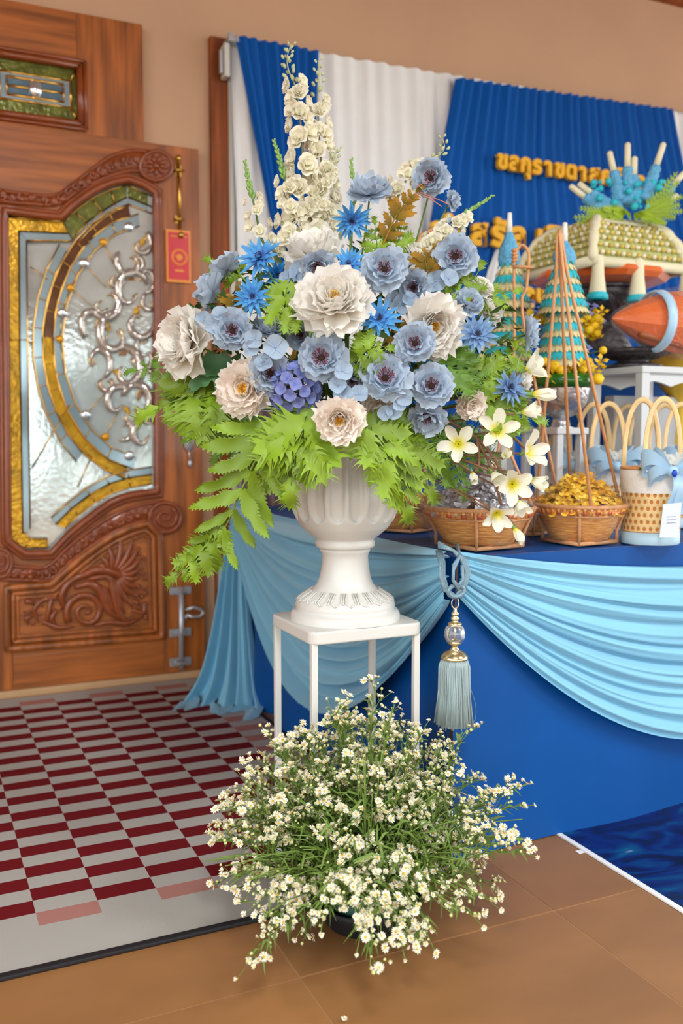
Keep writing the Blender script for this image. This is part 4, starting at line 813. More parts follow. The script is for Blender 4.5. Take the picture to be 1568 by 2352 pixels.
# ---------------------------------------------------------------- plant stand and urn
ux, uy, ZP = .925, 1.985, .612
UD = ux*sin(YAW)+uy*cos(YAW)
def zU(y, D=UD): d = ray(CX, y); return CAMH+d.z*D/(d.x*sin(YAW)+d.y*cos(YAW))
st = thing('plant_stand', 'white square-topped metal plant stand on four thin legs', 'stand', (ux,uy,0))
hx, hy = .142, .130
rp = []
for sx_, sy_, a0 in ((1,1,0),(-1,1,90),(-1,-1,180),(1,-1,270)):
    for k in range(7): a = math.radians(a0+15*k); rp.append(V((ux+sx_*(hx-.025)+.025*cos(a), uy+sy_*(hy-.025)+.025*sin(a), ZP-.030)))
o = obj('top_plate', MB().prism(rp, (0,0,.030)), m_white, st); bev(o, .005, 3)
for sx_ in (-1,1):
    for sy_ in (-1,1):
        o = MB(); x, y = ux+sx_*(hx-.012), uy+sy_*(hy-.016); x2, y2 = x+.0, y; s = .0075
        o.box((x-s,y-s,0),(x+s,y+s,ZP-.028)); bev(obj('leg', o, m_whitem, st), .0015)
o = MB()
for z in (.10,):
    q = [V((ux+a*(hx-.012), uy+b*(hy-.016), z)) for a, b in ((-1,-1),(1,-1),(1,1),(-1,1))]
    for k in range(4): o.tube([q[k], q[(k+1) % 4]], .006, 6)
obj('stretcher', o, m_whitem, st)
urn = thing('urn', 'white fluted pedestal urn on the plant stand', 'urn', (ux,uy,ZP))
pp = [(1441,127),(1430,127),(1421,122),(1419,114),(1412,116),(1400,114),(1394,108),(1384,90),(1374,76),(1365,67),(1350,60),(1325,55),(1300,53),(1292,55),(1288,58),(1284,58),(1281,55),(1279,66),(1275,69),(1266,69),(1262,65),(1258,69),(1248,83),(1234,99),(1216,112),(1196,121),(1172,127),(1145,126),(1110,120),(1075,113),(1045,109),(1030,111),(1020,114)]
km = UD/FPX; prof = []
zb = zU(1441)
raw = [(r*km, (zU(y)-zb)) for y, r in pp]
for i in range(len(raw)-1):
    n = 5 if i >= 21 else 1
    for k in range(n): prof.append((lerp(raw[i][0],raw[i+1][0],k/n), lerp(raw[i][1],raw[i+1][1],k/n)))
prof.append(raw[-1]); zt0, zt1 = zU(1214)-zb, zU(1040)-zb; NF = 17; N = NF*12
ub = MB()
def urn_r(an, j):
    z = prof[j][1]
    if z < zt0-.001: return 1
    if z > zt1+.012: return 1
    q = abs(((an*NF/2/pi+.35) % 1)*2-1)          # 0 at rib, 1 mid... distance across one flute
    half = .80*math.sqrt(max(0, min(1, (z-zt0)/.020)*(2-min(1, (z-zt0)/.020))))
    d = max(0, min(1, (half-q)/.22)); d = d*d*(3-2*d); top = max(0, min(1, (zt1+.012-z)/.012))
    return 1-.095*d*top
vs = []; nj = len(prof)
for j, (r, z) in enumerate(prof):
    for k in range(N):
        an = 2*pi*k/N; q = r*urn_r(an, j); zz = z
        if j >= nj-6: zz += .010*(j-nj+6)/6*(abs(cos(an*NF/2+.35*pi))**.6-.5)
        vs.append((ux+q*cos(an), uy+q*sin(an), ZP+zz))
ub.add(vs, [(j*N+k, j*N+(k+1) % N, (j+1)*N+(k+1) % N, (j+1)*N+k) for j in range(nj-1) for k in range(N)])
ub.lathe([(raw[-1][0],raw[-1][1]),(raw[-1][0]-.008,raw[-1][1]-.002),(raw[-1][0]-.014,raw[-1][1]-.06),(.001,raw[-1][1]-.065)], 64, (ux,uy,ZP))
obj('body', ub, m_white, urn)
fl_ = MB()
for k in range(20):                           # raised leaf relief round the foot
    a = 2*pi*k/20
    def rp_(da, r, z): return V((ux+r*km*cos(a+da), uy+r*km*sin(a+da), ZP+z-zb))
    w_ = .105
    for sgn in (-1, 1): fl_.tube([rp_(sgn*w_*.85, 79, zU(1374)), rp_(sgn*w_, 94, zU(1384)), rp_(sgn*w_, 107, zU(1392)), rp_(0, 114, zU(1398))], .0022, 5)
    fl_.tube([rp_(.157, 80, zU(1374)), rp_(.157, 100, zU(1387)), rp_(.157, 110, zU(1394))], .0020, 5)
obj('leaf_relief', fl_, m_white, urn)
foam_z = ZP+raw[-1][1]
tag(obj('floral_foam', MB().lathe([(.001,-.05),(.085,-.05),(.088,.02),(.06,.05),(.001,.055)], 24, (ux,uy,foam_z)), mat('green_foam', srgb(24,88,62), .9)), 'dark green floral foam block packed in the mouth of the urn', 'foam')
# ---------------------------------------------------------------- petals and leaves
def petal_mesh(name, m, L=1., W=.5, cup=.3, curl=0., ruf=.05, fr=6, notch=0., point=False, seed=0, nu=7, nv=6):
    r = random.Random(seed); p1, p2, p3 = [r.uniform(0,6.3) for _ in range(3)]; mb = MB()
    def f(u, v):
        v = v*2-1
        if point: wd = W*sin(pi*min(1,u*.96+.04)**.75)**.8; x = L*u; y = wd*v; z = cup*abs(v)*wd+curl*u*u+ruf*sin(p1+3*u)*u
        else:
            x = L*u*(1-.30*abs(v)**2.6*(.4+.6*u))*(1+notch*u*u*(sin(fr*1.7*v+p1)+.6*sin(fr*3.1*v+p2))); y = W*v*(.22+.78*sin(pi/2*min(1,u*1.15)**.8))
            z = cup*(v*v*.55*(.3+.7*u))*W*2+curl*u*u+ruf*u*u*(sin(fr*v+p2)+.7*sin(fr*2.3*v+p3)+.5*sin(7*u+p1)*v)
        return V((x, y, z))
    mb.grid(f, nu, nv); return mb.mesh(name, m)
def flower_mat(name, base, tip, pos=(.15,.6), rough=.6, rnd=.10, tl_=.30):
    m = mat(name, tip, rough, rnd=rnd, spec=.25); nt = m.node_tree; b = nt.nodes['Principled BSDF']
    tcn = nt.nodes.new('ShaderNodeTexCoord'); s = nt.nodes.new('ShaderNodeVectorMath'); s.operation = 'LENGTH'; r = nt.nodes.new('ShaderNodeValToRGB'); nt.links.new(tcn.outputs['Object'], s.inputs[0]); nt.links.new(s.outputs['Value'], r.inputs[0])
    r.color_ramp.elements[0].position = pos[0]; r.color_ramp.elements[0].color = base; r.color_ramp.elements[1].position = pos[1]; r.color_ramp.elements[1].color = tip
    hs = [n for n in nt.nodes if n.type == 'HUE_SAT'][0]; nt.links.new(r.outputs[0], hs.inputs['Color'])
    tl = nt.nodes.new('ShaderNodeBsdfTranslucent'); mx = nt.nodes.new('ShaderNodeMixShader'); mx.inputs[0].default_value = tl_
    nt.links.new(hs.outputs[0], tl.inputs[0]); nt.links.new(b.outputs[0], mx.inputs[1]); nt.links.new(tl.outputs[0], mx.inputs[2]); nt.links.new(mx.outputs[0], nt.nodes['Material Output'].inputs[0])
    return m
m_an = flower_mat('grey_blue_petal', srgb(156,172,200), srgb(194,209,224), (.05,.5)); m_burg = mat('burgundy_stamen', srgb(128,44,66), .6); m_cen = mat('brown_centre', srgb(104,60,44), .8, bump=1., bscale=200)
m_pe = flower_mat('cream_petal', srgb(252,242,220), srgb(250,247,240), (.1,.7), rnd=.03, tl_=.32); m_pp = flower_mat('blush_petal', srgb(255,236,206), srgb(255,247,238), (.1,.8), rnd=.03, tl_=.32); m_yst = mat('yellow_stamen', srgb(250,196,60), .6)
m_da = flower_mat('azure_petal', srgb(100,112,206), srgb(98,176,232), (.1,.55), rnd=.10); m_dd = flower_mat('deep_azure_petal', srgb(40,96,180), srgb(52,146,214), (.1,.6)); m_dg = flower_mat('slate_blue_petal', srgb(96,120,180), srgb(134,170,208), (.1,.6)); m_dc = mat('grey_blue_centre', srgb(92,96,124), .8, bump=1., bscale=300)
m_li = flower_mat('lily_petal', srgb(232,220,30), srgb(246,244,226), (.12,.48), rnd=.03); m_hy = flower_mat('hydrangea_petal', srgb(134,146,212), srgb(158,170,224), (.1,.6), rnd=.15); m_hl = flower_mat('pale_blue_floret', srgb(170,190,210), srgb(178,198,216), (.1,.6), rnd=.05)
m_de = flower_mat('ivory_floret', srgb(214,220,140), srgb(250,246,228), (.05,.4), rnd=.05); m_bud = mat('green_white_bud', srgb(178,184,140), .6, rnd=.12); m_tip = mat('green_bud_tip', srgb(130,168,88), .6, rnd=.1)
m_stem = mat('green_stem', srgb(96,128,52), .6); m_brn = mat('brown_stem', srgb(128,92,66), .7); m_fern = mat('lime_frond', srgb(118,148,28), .5, rnd=.26, var=.10, scale=1.5); m_fernd = mat('mid_green_frond', srgb(98,138,40), .5, rnd=.15); m_leaf = mat('blue_green_leaf', srgb(84,132,84), .45, rnd=.1); m_dleaf = mat('dark_filler_leaf', srgb(62,90,34), .6, rnd=.2); m_aut = flower_mat('ochre_leaf', srgb(110,96,30), srgb(172,126,36), (.1,.7), rnd=.15)
anp = [petal_mesh('petal', m_an, 1, .60, .30, .06, .075, 7, .06, seed=i, nu=9, nv=10) for i in range(3)]; anq = [petal_mesh('petal', m_an, 1, .62, .55, .15, .09, 8, .07, seed=i+9, nu=9, nv=10) for i in range(2)]
pep = [petal_mesh('petal', m_pe, 1, .56, .62, .20, .075, 6, .09, seed=i+20, nu=9, nv=10) for i in range(3)]; ppp = [petal_mesh('petal', m_pp, 1, .56, .62, .20, .075, 6, .09, seed=i+20, nu=9, nv=10) for i in range(3)]
dap = {k: [petal_mesh('petal', m, 1, .115, .5, .06, .10, point=True, seed=i+40, nv=4) for i in range(2)] for k, m in (('a',m_da),('d',m_dd),('g',m_dg))}
lip = [petal_mesh('petal', m_li, 1, .25, .35, .12, .03, 4, .0, seed=i+60, point=False) for i in range(2)]
def rot(a, tilt, s=(1,1,1), z=0., r0=0.): return M4.Rotation(a, 4, 'Z') @ M4.Translation((r0,0,z)) @ M4.Rotation(-tilt, 4, 'Y') @ M4.Diagonal((*s, 1))
def stamens(n, r0, r1, h, sz, seed, m, dome=None, md=None):
    r = random.Random(seed); mb = MB()
    for i in range(n):
        a = 2*pi*i/n+r.uniform(-.1,.1); q = r1*r.uniform(.85,1.1); p0 = V((r0*cos(a), r0*sin(a), 0)); p1 = V((q*cos(a), q*sin(a), h*r.uniform(.8,1.15)))
        mb.tube([p0, p0.lerp(p1,.5)+V((0,0,h*.12)), p1], sz*.45, 4); mb.ball(p1, sz, 5, 4)
    return mb.mesh('stamens', m)
st_an = stamens(30, .1, .34, .26, .030, 1, m_burg); st_pe = stamens(16, .03, .15, .28, .03, 2, m_yst); cen_an = MB().ball((0,0,.10), (.15,.15,.10), 12, 6).mesh('centre', m_cen); cen_da = MB().ball((0,0,.06), (.11,.11,.12), 10, 6).mesh('centre', m_dc); st_da = stamens(12, .02, .13, .22, .022, 3, m_dc); cen_pe = MB().ball((0,0,.08), (.09,.09,.1), 10, 6).mesh('centre', m_yst)
def dep(x, y):
    r2 = ((x-800)/490)**2+((y-760)/320)**2; return UD-.02-.25*math.sqrt(max(0, 1-r2))
def fdir(f, x, y):
    if f is None: f = ((x-795)/420, (830-y)/420, 1.)
    return (RT*f[0]+UP*f[1]-FW*f[2]).normalized()
FR = random.Random(99)
core = V((ux, uy, foam_z+.02))
def head(name, label, cat, group, x, y, d, f=None, D=None, stem=True, roll=None, sm=None):
    D = dep(x, y) if D is None else D; p = at(x, y, D); n = fdir(f, x, y); R0 = d*D/FPX/2
    m4 = M4.Translation(p) @ n.to_track_quat('Z','Y').to_matrix().to_4x4() @ M4.Rotation(FR.uniform(0,6.28) if roll is None else roll, 4, 'Z') @ M4.Scale(R0, 4)
    t = thing(name, label, cat, group=group, mat4=m4)
    if stem:
        a = p-n*R0*.1; b = core+V((FR.uniform(-.05,.05), FR.uniform(-.05,.05), -.02)); s = MB(); s.tube(bez(a, a-n*R0*1.2+(b-a)*.2, b, 6), .0022, 5); obj('stem', s, sm or m_stem, t)
    return t
def anemone(x, y, d, f, label, D=None, open_=1.):
    t = head('anemone', 'grey-blue '+label, 'flower', 'grey-blue anemones in the urn', x, y, d, f, D); r = FR
    for n, L, ti, src in ((6,1.,4,anp),(6,.86,22,anq),(5,.58,44,anq)):
        for i in range(n): a = 2*pi*i/n+r.uniform(-.2,.2)+n*L; ob('petal', src[i % len(src)], t, rot(a, math.radians(ti+r.uniform(-9,9)+18*(1-open_)*2), (L*r.uniform(.9,1.1), r.uniform(.9,1.12)*(.75 if L < .7 else 1), 1), 0, .03 if L > .7 else .14))
    ob('stamens', st_an, ob('centre', cen_an, t))
def peony(x, y, d, f, label, full=False, blush=False, D=None):
    t = head('peony', label, 'flower', 'cream peonies in the urn', x, y, d, f, D); r = FR; src = ppp if blush else pep
    L_ = ((7,1.,-10,0),(8,1.,8,.0),(9,.92,27,.03),(8,.78,45,.05),(6,.56,60,.05)) + (((6,.5,80,.03),(4,.36,88,.01)) if full else ())
    for n, L, ti, z in L_:
        for i in range(n): a = 2*pi*i/n+r.uniform(-.2,.2)+n+L; ob('petal', src[r.randrange(3)], t, rot(a, math.radians(ti+r.uniform(-13,13)), (L*r.uniform(.86,1.1), L*r.uniform(.85,1.15), L), z, .06))
    if not full: ob('stamens', st_pe, ob('centre', cen_pe, t), M4.Diagonal((1.1,1.1,1.3,1)))
def dahlia(x, y, d, f, label, k='a', D=None, thin=1.):
    t = head('cornflower', label, 'flower', 'spiky blue cornflowers in the urn', x, y, d, f, D); r = FR
    for n, L, ti in ((14,1.,4),(12,.90,24),(9,.64,46)):
        for i in range(n): a = 2*pi*i/n+r.uniform(-.14,.14)+n; ob('petal', dap[k][i % 2], t, rot(a, math.radians(ti+r.uniform(-12,12)), (L*r.uniform(.85,1.12), r.uniform(.85,1.2)*thin, 1)))
    ob('stamens', st_da, ob('centre', cen_da, t, M4.Scale(.8, 4)), M4.Scale(1.25, 4))
peony(768,700,168,(-.05,.35,1),'large cream peony with yellow stamens at the centre of the bouquet')
peony(437,787,150,(-.75,.05,.8),'very full white peony at the far left of the bouquet', full=True)
peony(564,892,128,(-.25,-.15,1),'blush-white peony with orange eye at lower left of the bouquet', blush=True)
peony(992,748,142,(.2,-.35,1),'cream peony with orange stamens right of centre', D=1.99)
peony(780,962,112,(.0,-.35,1),'blush rose-like peony low over the urn rim', blush=True, D=1.90)
peony(722,590,132,(-.2,.8,.6),'cream peony at the back below the white delphiniums', full=True, D=2.10)
peony(1101,664,58,(.4,.7,.6),'small white rosebud at upper right beside the lime leaf', full=True, D=2.12); peony(1122,712,64,(.6,.3,.6),'white rosebud behind the slate-blue cornflower at right', full=True, D=2.14)
peony(1078,928,72,(.3,-.4,.9),'pale blush rosebud half hidden among right-hand ferns', full=True, blush=True, D=2.06); peony(868,930,74,(0,-.7,.8),'blush rosebud peeping under the lower blue anemones', full=True, blush=True, D=2.02); peony(962,596,80,(.2,.6,.6),'cream peony behind the ochre leaves', D=2.16); peony(1192,872,58,(.7,.1,.7),'small cream bud behind the upper right lilies', full=True, D=2.15)
AN = [(848,447,104,(-.15,.75,.8),'anemone high in the middle above the azure cornflower',2.14),(990,410,94,(-.35,-.1,.9),'cup-shaped anemone highest of all, against the blue drape',2.16),(1046,590,104,(-.2,-.05,1),'anemone at upper right above the ochre sprig',2.09),
 (883,620,108,(-.05,.1,1),'anemone with dark eye right of the top cornflower',None),(950,660,84,(-.3,-.3,.9),'anemone tucked between dark-eyed anemone and cream peony',2.02),(728,612,88,(.15,-.5,.9),'anemone with dark red eye above the big cream peony',None),
 (522,622,84,(-.7,.7,-.2),'anemone seen from behind at the upper left edge',2.14),(490,672,92,(-.8,.3,-.15),'anemone turned away above the full white peony',2.12),(534,760,96,(.1,-.1,1),'anemone right of the full white peony',None),
 (617,765,92,(.1,.9,.5),'anemone facing upward left of the lime leaves',2.0),(620,858,100,(.25,-.1,1),'anemone above the blush peony at lower left',None),(738,822,116,(-.05,0,1),'large anemone below the central cream peony',None),
 (953,790,98,(-.15,.1,1),'anemone in front of the right-hand cream peony',None),(884,870,118,(.05,.25,1),'wide anemone left of the dark brown-eyed one',None),(990,888,110,(0,.15,1),'anemone with round brown eye at lower right',None),
 (982,955,96,(-.1,-.75,.7),'lowest anemone hanging under the round-eyed one',2.0),(808,872,90,(.1,-.7,.8),'anemone nodding above the blush rose-like peony',1.98),(1072,700,80,(.2,.5,.8),'small anemone above the slate-blue cornflower',2.08),
 (1206,768,86,(.95,.0,.15),'anemone seen edge-on at the far right',2.17),(700,650,74,(-.5,-.2,.8),'anemone half hidden left of the dark red-eyed one',2.05),(905,835,74,(.2,.6,.8),'anemone wedged behind the wide lower anemone',2.02),(1034,520,40,(.4,-.2,.6),'half-open anemone bud below the highest anemone',2.16),(1036,462,48,(.7,.0,.5),'folded anemone bud beside the highest anemone',2.16),(690,770,70,(.1,-.1,.9),'anemone in the shade right of the pale floret cluster',2.03),(490,752,60,(-.3,-.1,.9),'anemone peeping over the full white peony',2.03)]
for x, y, d, f, l, D in AN: anemone(x, y, d, f, l, D)
for x, y, d, f, l, k, D in [(598,592,116,(-.35,.35,.9),'azure cornflower at the upper left of the bouquet','a',None),(580,682,98,(.0,-.1,1),'azure cornflower below the upper left one','a',None),(871,732,108,(-.1,.1,1),'azure cornflower right of the central cream peony','a',None),(800,608,88,(.0,.3,1),'azure cornflower above the central cream peony','a',2.0),
  (808,506,98,(.1,-.75,.8),'azure cornflower hanging below the high middle anemone','a',2.1),(1095,768,104,(.1,.15,1),'slate-blue cornflower at the right','g',None),(1170,890,96,(.35,.1,.9),'dark blue thin-petalled cornflower beside the lilies','g',2.06),(634,632,76,(.4,-.2,.9),'deep blue cornflower in shade right of the upper left one','d',2.06),(856,826,56,(0,.3,1),'deep blue cornflower small between the lower anemones','d',1.98)]: dahlia(x, y, d, f, l, k, D)
# small pale four-petalled florets and the violet-blue hydrangea
flo = MB()
for k in range(4):
    a = pi/2*k
    for i in range(1): pass
    mb0 = petal_mesh('tmp', m_hl, .5, .30, .4, .06, .02, 4, 0, seed=k, nu=5, nv=4)
    M_ = rot(a, .15); flo.add([M_ @ v.co for v in mb0.vertices], [tuple(p.vertices) for p in mb0.polygons]); bpy.data.meshes.remove(mb0)
flo.ball((0,0,.03), (.06,.06,.05), 6, 4); flo_l = flo.mesh('floret', m_hl); flo_h = flo.mesh('floret', m_hy)
def sprig(label, spots, D0=None):
    t = thing('floret_sprig', label, 'flower', at(spots[0][0], spots[0][1], dep(*spots[0][:2])-.02), 'pale blue floret sprigs in the urn'); inv = t.matrix_basis.inverted(); s = MB()
    c = V((0,0,0))
    for x, y, d in spots:
        D = (D0 or dep(x,y)-.03); p = at(x,y,D); n = fdir((FR.uniform(-.4,.4), FR.uniform(-.3,.5), 1), x, y); ob('floret', flo_l, t, inv @ M4.Translation(p) @ n.to_track_quat('Z','Y').to_matrix().to_4x4() @ M4.Rotation(FR.uniform(0,2), 4, 'Z') @ M4.Scale(d*D/FPX, 4)); s.tube(bez(p, p-n*.03, core, 4), .0012, 4)
    obj('stem', s, m_brn, t)
sprig('pale blue round-petalled florets left of the centre', [(632,797,60),(585,778,48),(604,838,46),(575,800,40)]); sprig('pale blue florets in front of the full white peony', [(492,745,48),(470,735,44),(505,722,40)])
sprig('pale blue florets hanging between the two big lower anemones', [(786,852,50),(790,905,52),(775,885,44),(825,905,44)]); sprig('pale blue florets below the wide lower anemone', [(930,912,44),(905,945,40),(885,950,38),(915,930,36)]); sprig('pale grey-blue florets above the central peony at left', [(690,625,56),(665,640,50),(700,660,50)], 2.02); sprig('pale florets under the upper right anemone', [(1000,645,52),(1030,640,46),(985,660,40)], 2.06); sprig('pale florets beside the dark-eyed anemone', [(925,700,50),(900,690,46),(940,690,40)], 2.0)
hy = thing('hydrangea', 'violet-blue hydrangea cluster above the left ferns', 'flower', at(675,895,1.96)); inv = hy.matrix_basis.inverted(); hc = at(676,892,1.97)
for i in range(64):
    z = 1-2*(i+.5)/64; a = i*2.4; n = V((math.sqrt(1-z*z)*cos(a), math.sqrt(1-z*z)*sin(a), z)); p = hc+V((n.x*.052, n.y*.052, n.z*.052)); ob('floret', flo_h, hy, inv @ M4.Translation(p) @ n.to_track_quat('Z','Y').to_matrix().to_4x4() @ M4.Rotation(FR.uniform(0,2), 4, 'Z') @ M4.Scale(.029, 4))
s = MB(); s.tube([hc, core], .004, 5); obj('stem', s, m_stem, hy)
# ---------------------------------------------------------------- lilies
def lily(x, y, d, f, op, label, D=2.06, n=5):
    t = head('lily', label, 'flower', 'white lilies with yellow throats', x, y, d, f, D, sm=m_brn)
    for i in range(n): ob('petal', lip[i % 2], t, rot(2*pi*i/n+FR.uniform(-.12,.12), math.radians(op+FR.uniform(-7,7)), (FR.uniform(.94,1.06), FR.uniform(.95,1.15), 1), 0, .03))
    tb_ = MB(); tb_.lathe([(.02,-.45),(.05,-.30),(.10,.0),(.13,.06)], 8); ob('throat', tb_.mesh('throat', m_tip), t)
for a in [(1052,1020,104,(-.2,.1,1),18,'open lily nearest the urn, lowest fern behind it'),(1142,990,108,(.05,.15,1),20,'widest open lily with six o\'clock petal hanging'),(1205,850,110,(.75,.3,.5),42,'trumpet lily at the upper right beside the dark blue cornflower'),(1220,905,110,(.95,-.05,.25),74,'closed lily bud pointing right at the tip of the spray'),(1196,948,90,(.8,.1,.4),60,'half-open lily behind the bright lime leaf'),(1206,1040,112,(.6,.15,.7),36,'lily with long side petals at the right edge'),
   (1156,1052,62,(.1,.25,1),62,'small cup-shaped lily in the middle of the spray'),(1084,1085,74,(.05,-.65,.8),74,'drooping lily bud left of the spray'),(1130,1085,84,(.35,-.6,.7),58,'trumpet lily drooping below the cup-shaped one'),(1176,1112,112,(.1,-.2,1),30,'open lily low in the spray'),(1215,1100,92,(.75,-.35,.6),62,'trumpet lily pointing right beside the low open one'),(1188,1148,84,(.3,-.75,.6),58,'lily hanging under the low open one'),
   (1140,1178,96,(.1,-.55,.9),36,'open lily hanging over the basket of silver coins'),(1180,1212,84,(.45,-.85,.4),76,'lowest lily bud pointing down over the basket edge')]: lily(*a[:5], a[5])
ls = MB()
for pts in ([(1000,950),(1060,985),(1110,1020),(1160,1100),(1185,1165)],[(1090,1000),(1130,1080),(1150,1160)],[(1080,960),(1150,930),(1195,880)],[(1100,980),(1170,1000),(1215,1040)],[(1095,1010),(1100,1060),(1090,1085)],[(1150,1170),(1170,1195),(1182,1210)]): ls.tube(spl([at(x,y,2.085) for x, y in pts], 14), .0035, 5)
ls.tube(bez(core, core.lerp(at(1000,950,2.085),.5)+V((0,0,.02)), at(1000,950,2.085), 6), .004, 5)
tag(obj('lily_branch', ls, m_brn), 'brown branching twig that carries the white lilies', 'branch')
# ---------------------------------------------------------------- delphinium spires
def floret_mesh(seed):
    r = random.Random(seed); mb = MB()
    for n, L, ti, z in ((5,1.,.30,0),(5,.72,.75,.02)):
        for k in range(n):
            tm = petal_mesh('tmp', m_de, L, .52, .5, .15, .06, 5, .04, seed=seed*7+k, nu=4, nv=4); M_ = rot(2*pi*k/n+r.uniform(-.2,.2)+n*L, ti, z=z); mb.add([M_ @ v.co for v in tm.vertices], [tuple(p.vertices) for p in tm.polygons]); bpy.data.meshes.remove(tm)
    mb.ball((0,0,.15), (.1,.1,.14), 6, 4); return mb.mesh('floret', m_de)
def petalbud(): return MB().ball((0,0,0), (.5,.5,.8), 7, 5).mesh('bud', m_bud)
fms = [floret_mesh(i) for i in range(3)]; bud_me = petalbud(); tipb = MB().ball((0,0,0), (.42,.42,.9), 7, 5).mesh('bud', m_tip)
def spire(label, pts, D, y_fl, fl_d, nfl, nb, green=False, wd=34, yend=None):
    P_ = spl([at(x,y,D) for x, y in pts], 60); t = thing('delphinium', label, 'flower', P_[-1], 'white delphinium spires in the urn'); inv = t.matrix_basis.inverted(); s = MB()
    s.tube(P_+[core], [.0010+.0025*k/60 for k in range(61)]+[.004], 5); obj('stem', s, m_stem if green else m_bud, t)
    ys = [p.z for p in P_]; k0 = next(i for i in range(61) if (P_[i]-CAM).dot(UP)/((P_[i]-CAM).dot(FW))*FPX <= CY-y_fl)
    for i in range(nb):
        q = (i+.5)/nb; k = min(60, int(q*k0)); a = i*2.4; sd = RT*cos(a)+(-FW)*sin(a)*.8; tang = (P_[max(0,k-1)]-P_[min(60,k+1)]).normalized()
        if green: L = .0045+.003*q; pos = P_[k]+sd*(.002+.003*q); ob('bud', tipb, t, inv @ M4.Translation(pos) @ (tang+sd*.5).normalized().to_track_quat('Z','Y').to_matrix().to_4x4() @ M4.Scale(L*1.35, 4))
        else: L = .005+.004*q; pos = P_[k]+sd*(.008+.008*q)+tang*.004; ob('bud', bud_me, t, inv @ M4.Translation(pos) @ (tang+sd*.7).normalized().to_track_quat('Z','Y').to_matrix().to_4x4() @ M4.Scale(L*1.1, 4))
    for i in range(nfl):
        q = (i+.5)/nfl; k = int(lerp(k0, 60, q)); a = i*2.4+.5; sd = RT*cos(a)+(-FW)*(.2+.9*abs(sin(a)))+UP*.1; o_ = wd*D/FPX*(.45+.55*q)*.85
        pos = P_[k]+(RT*cos(a)-FW*abs(sin(a))*.9)*o_; ob('floret', fms[i % 3], t, inv @ M4.Translation(pos) @ sd.normalized().to_track_quat('Z','Y').to_matrix().to_4x4() @ M4.Rotation(i*1.3, 4, 'Z') @ M4.Scale(fl_d*D/FPX*.5*(.72+.3*q)*FR.uniform(.85,1.1), 4))
spire('tallest white delphinium spire, buds curling at its tip', [(668,102),(660,128),(662,160),(680,205),(690,280),(696,380),(694,470),(690,570)], 2.20, 192, 60, 29, 20)
spire('second tall delphinium spire just right of the tallest', [(731,138),(732,180),(730,230),(732,300),(738,380),(742,460),(738,560)], 2.22, 235, 56, 28, 14)
spire('shorter delphinium with bud tips right of the tall pair', [(775,340),(766,362),(752,395),(746,440),(742,500),(735,560)], 2.20, 395, 46, 13, 12)
spire('green-tipped delphinium left of the tall pair', [(628,322),(640,360),(652,405),(664,450),(670,510),(676,580)], 2.18, 408, 46, 14, 26, True)
spire('small green-tipped delphinium farthest left', [(562,370),(570,412),(578,450),(588,490),(598,540),(620,590)], 2.18, 452, 40, 11, 22, True)
spire('green-tipped delphinium leaning right over the blue drape', [(1130,450),(1100,470),(1068,490),(1040,520),(1010,550),(985,590)], 2.17, 498, 46, 15, 22, True, 40)
spire('bud-tipped delphinium leaning behind the highest anemone', [(1014,312),(1020,340),(1000,362),(965,378),(935,410),(905,470)], 2.21, 376, 44, 14, 14)
spire('short lime-green bud spike above the high middle anemone', [(806,366),(808,395),(812,420),(815,440),(812,470),(808,500)], 2.19, 470, 20, 2, 26, True)
# ---------------------------------------------------------------- fern fronds and leaves
def pinna_mesh(seed, m, W=.15, tooth=.16, n=11, wav=.05, fwd=.10):
    r = random.Random(seed); mb = MB(); p1 = r.uniform(0,6); L, Rr, Cn = [], [], []
    for i in range(n+1):
        t = i/n; w_ = W*(sin(pi*min(1,.10+.9*t)**.85)**.75)*(1+.22*sin(5*t*pi+p1)) if i < n else .004; z = wav*sin(6*t+p1)-.10*t*t; c = V((t, .03*sin(4*t+p1), z)); Cn.append(c); L.append(c+V((0,w_,.35*w_+wav*.6*sin(9*t+p1)))); Rr.append(c+V((0,-w_,.35*w_-wav*.6*sin(8*t+p1))))
    vs = L+Cn+Rr; k = n+1; fs = [(i,i+1,k+i+1,k+i) for i in range(n)]+[(k+i,k+i+1,2*k+i+1,2*k+i) for i in range(n)]; mb.add(vs, fs)
    for E, sg in ((L,1),(Rr,-1)):
        for i in range(1 if tooth > .1 else 0, n-1):
            if tooth <= 0: continue
            a, b = E[i], E[i+1]; q = tooth*r.uniform(.6,1.25)*(1-.4*i/n)
            if tooth < .1:
                mb.add([a, b, (a+b)/2+V((.04,sg*q,.0))], [(0,1,2)]); continue
            e = b-a; z = r.uniform(-.6,.5)*q; c1 = (a+b)/2+V((fwd*.25, sg*q*.42, z*.25)); tip = c1+V((fwd*r.uniform(.5,1.4), sg*q*.62, z)); mb.add([a, b, c1+e*.22, c1-e*.22, (c1+tip)/2+e*.10+V((-.01,0,.012)), (c1+tip)/2-e*.10+V((-.01,0,.012)), tip], [(0,1,2,3),(3,2,4,5),(5,4,6)])
            if r.random() < .75:
                a2 = a.lerp(b,.7); t2 = a2+V((fwd*r.uniform(.9,1.8), sg*q*r.uniform(.6,.9), -z)); m2 = (a2+t2)/2; mb.add([a2-e*.12, a2+e*.12, m2+e*.06+V((0,0,.02)), m2-e*.06+V((0,0,.02)), t2], [(0,1,2,3),(3,2,4)])
    return mb.mesh('leaflet', m)
sp_l = [pinna_mesh(i, m_fern, .15, .26, 8, .08, .14) for i in range(4)]; lg_l = [pinna_mesh(i+10, m_fern, .10, .045, 16, .05, .03) for i in range(3)]; sp_d = [pinna_mesh(i+20, m_fernd, .10, .30, 8, .07, .12) for i in range(3)]; bl_l = [pinna_mesh(i+30, m_leaf, .26, .0, 8, .02, .0) for i in range(2)]; au_l = [pinna_mesh(i+40, m_aut, .17, .11, 6, .05, .08) for i in range(3)]
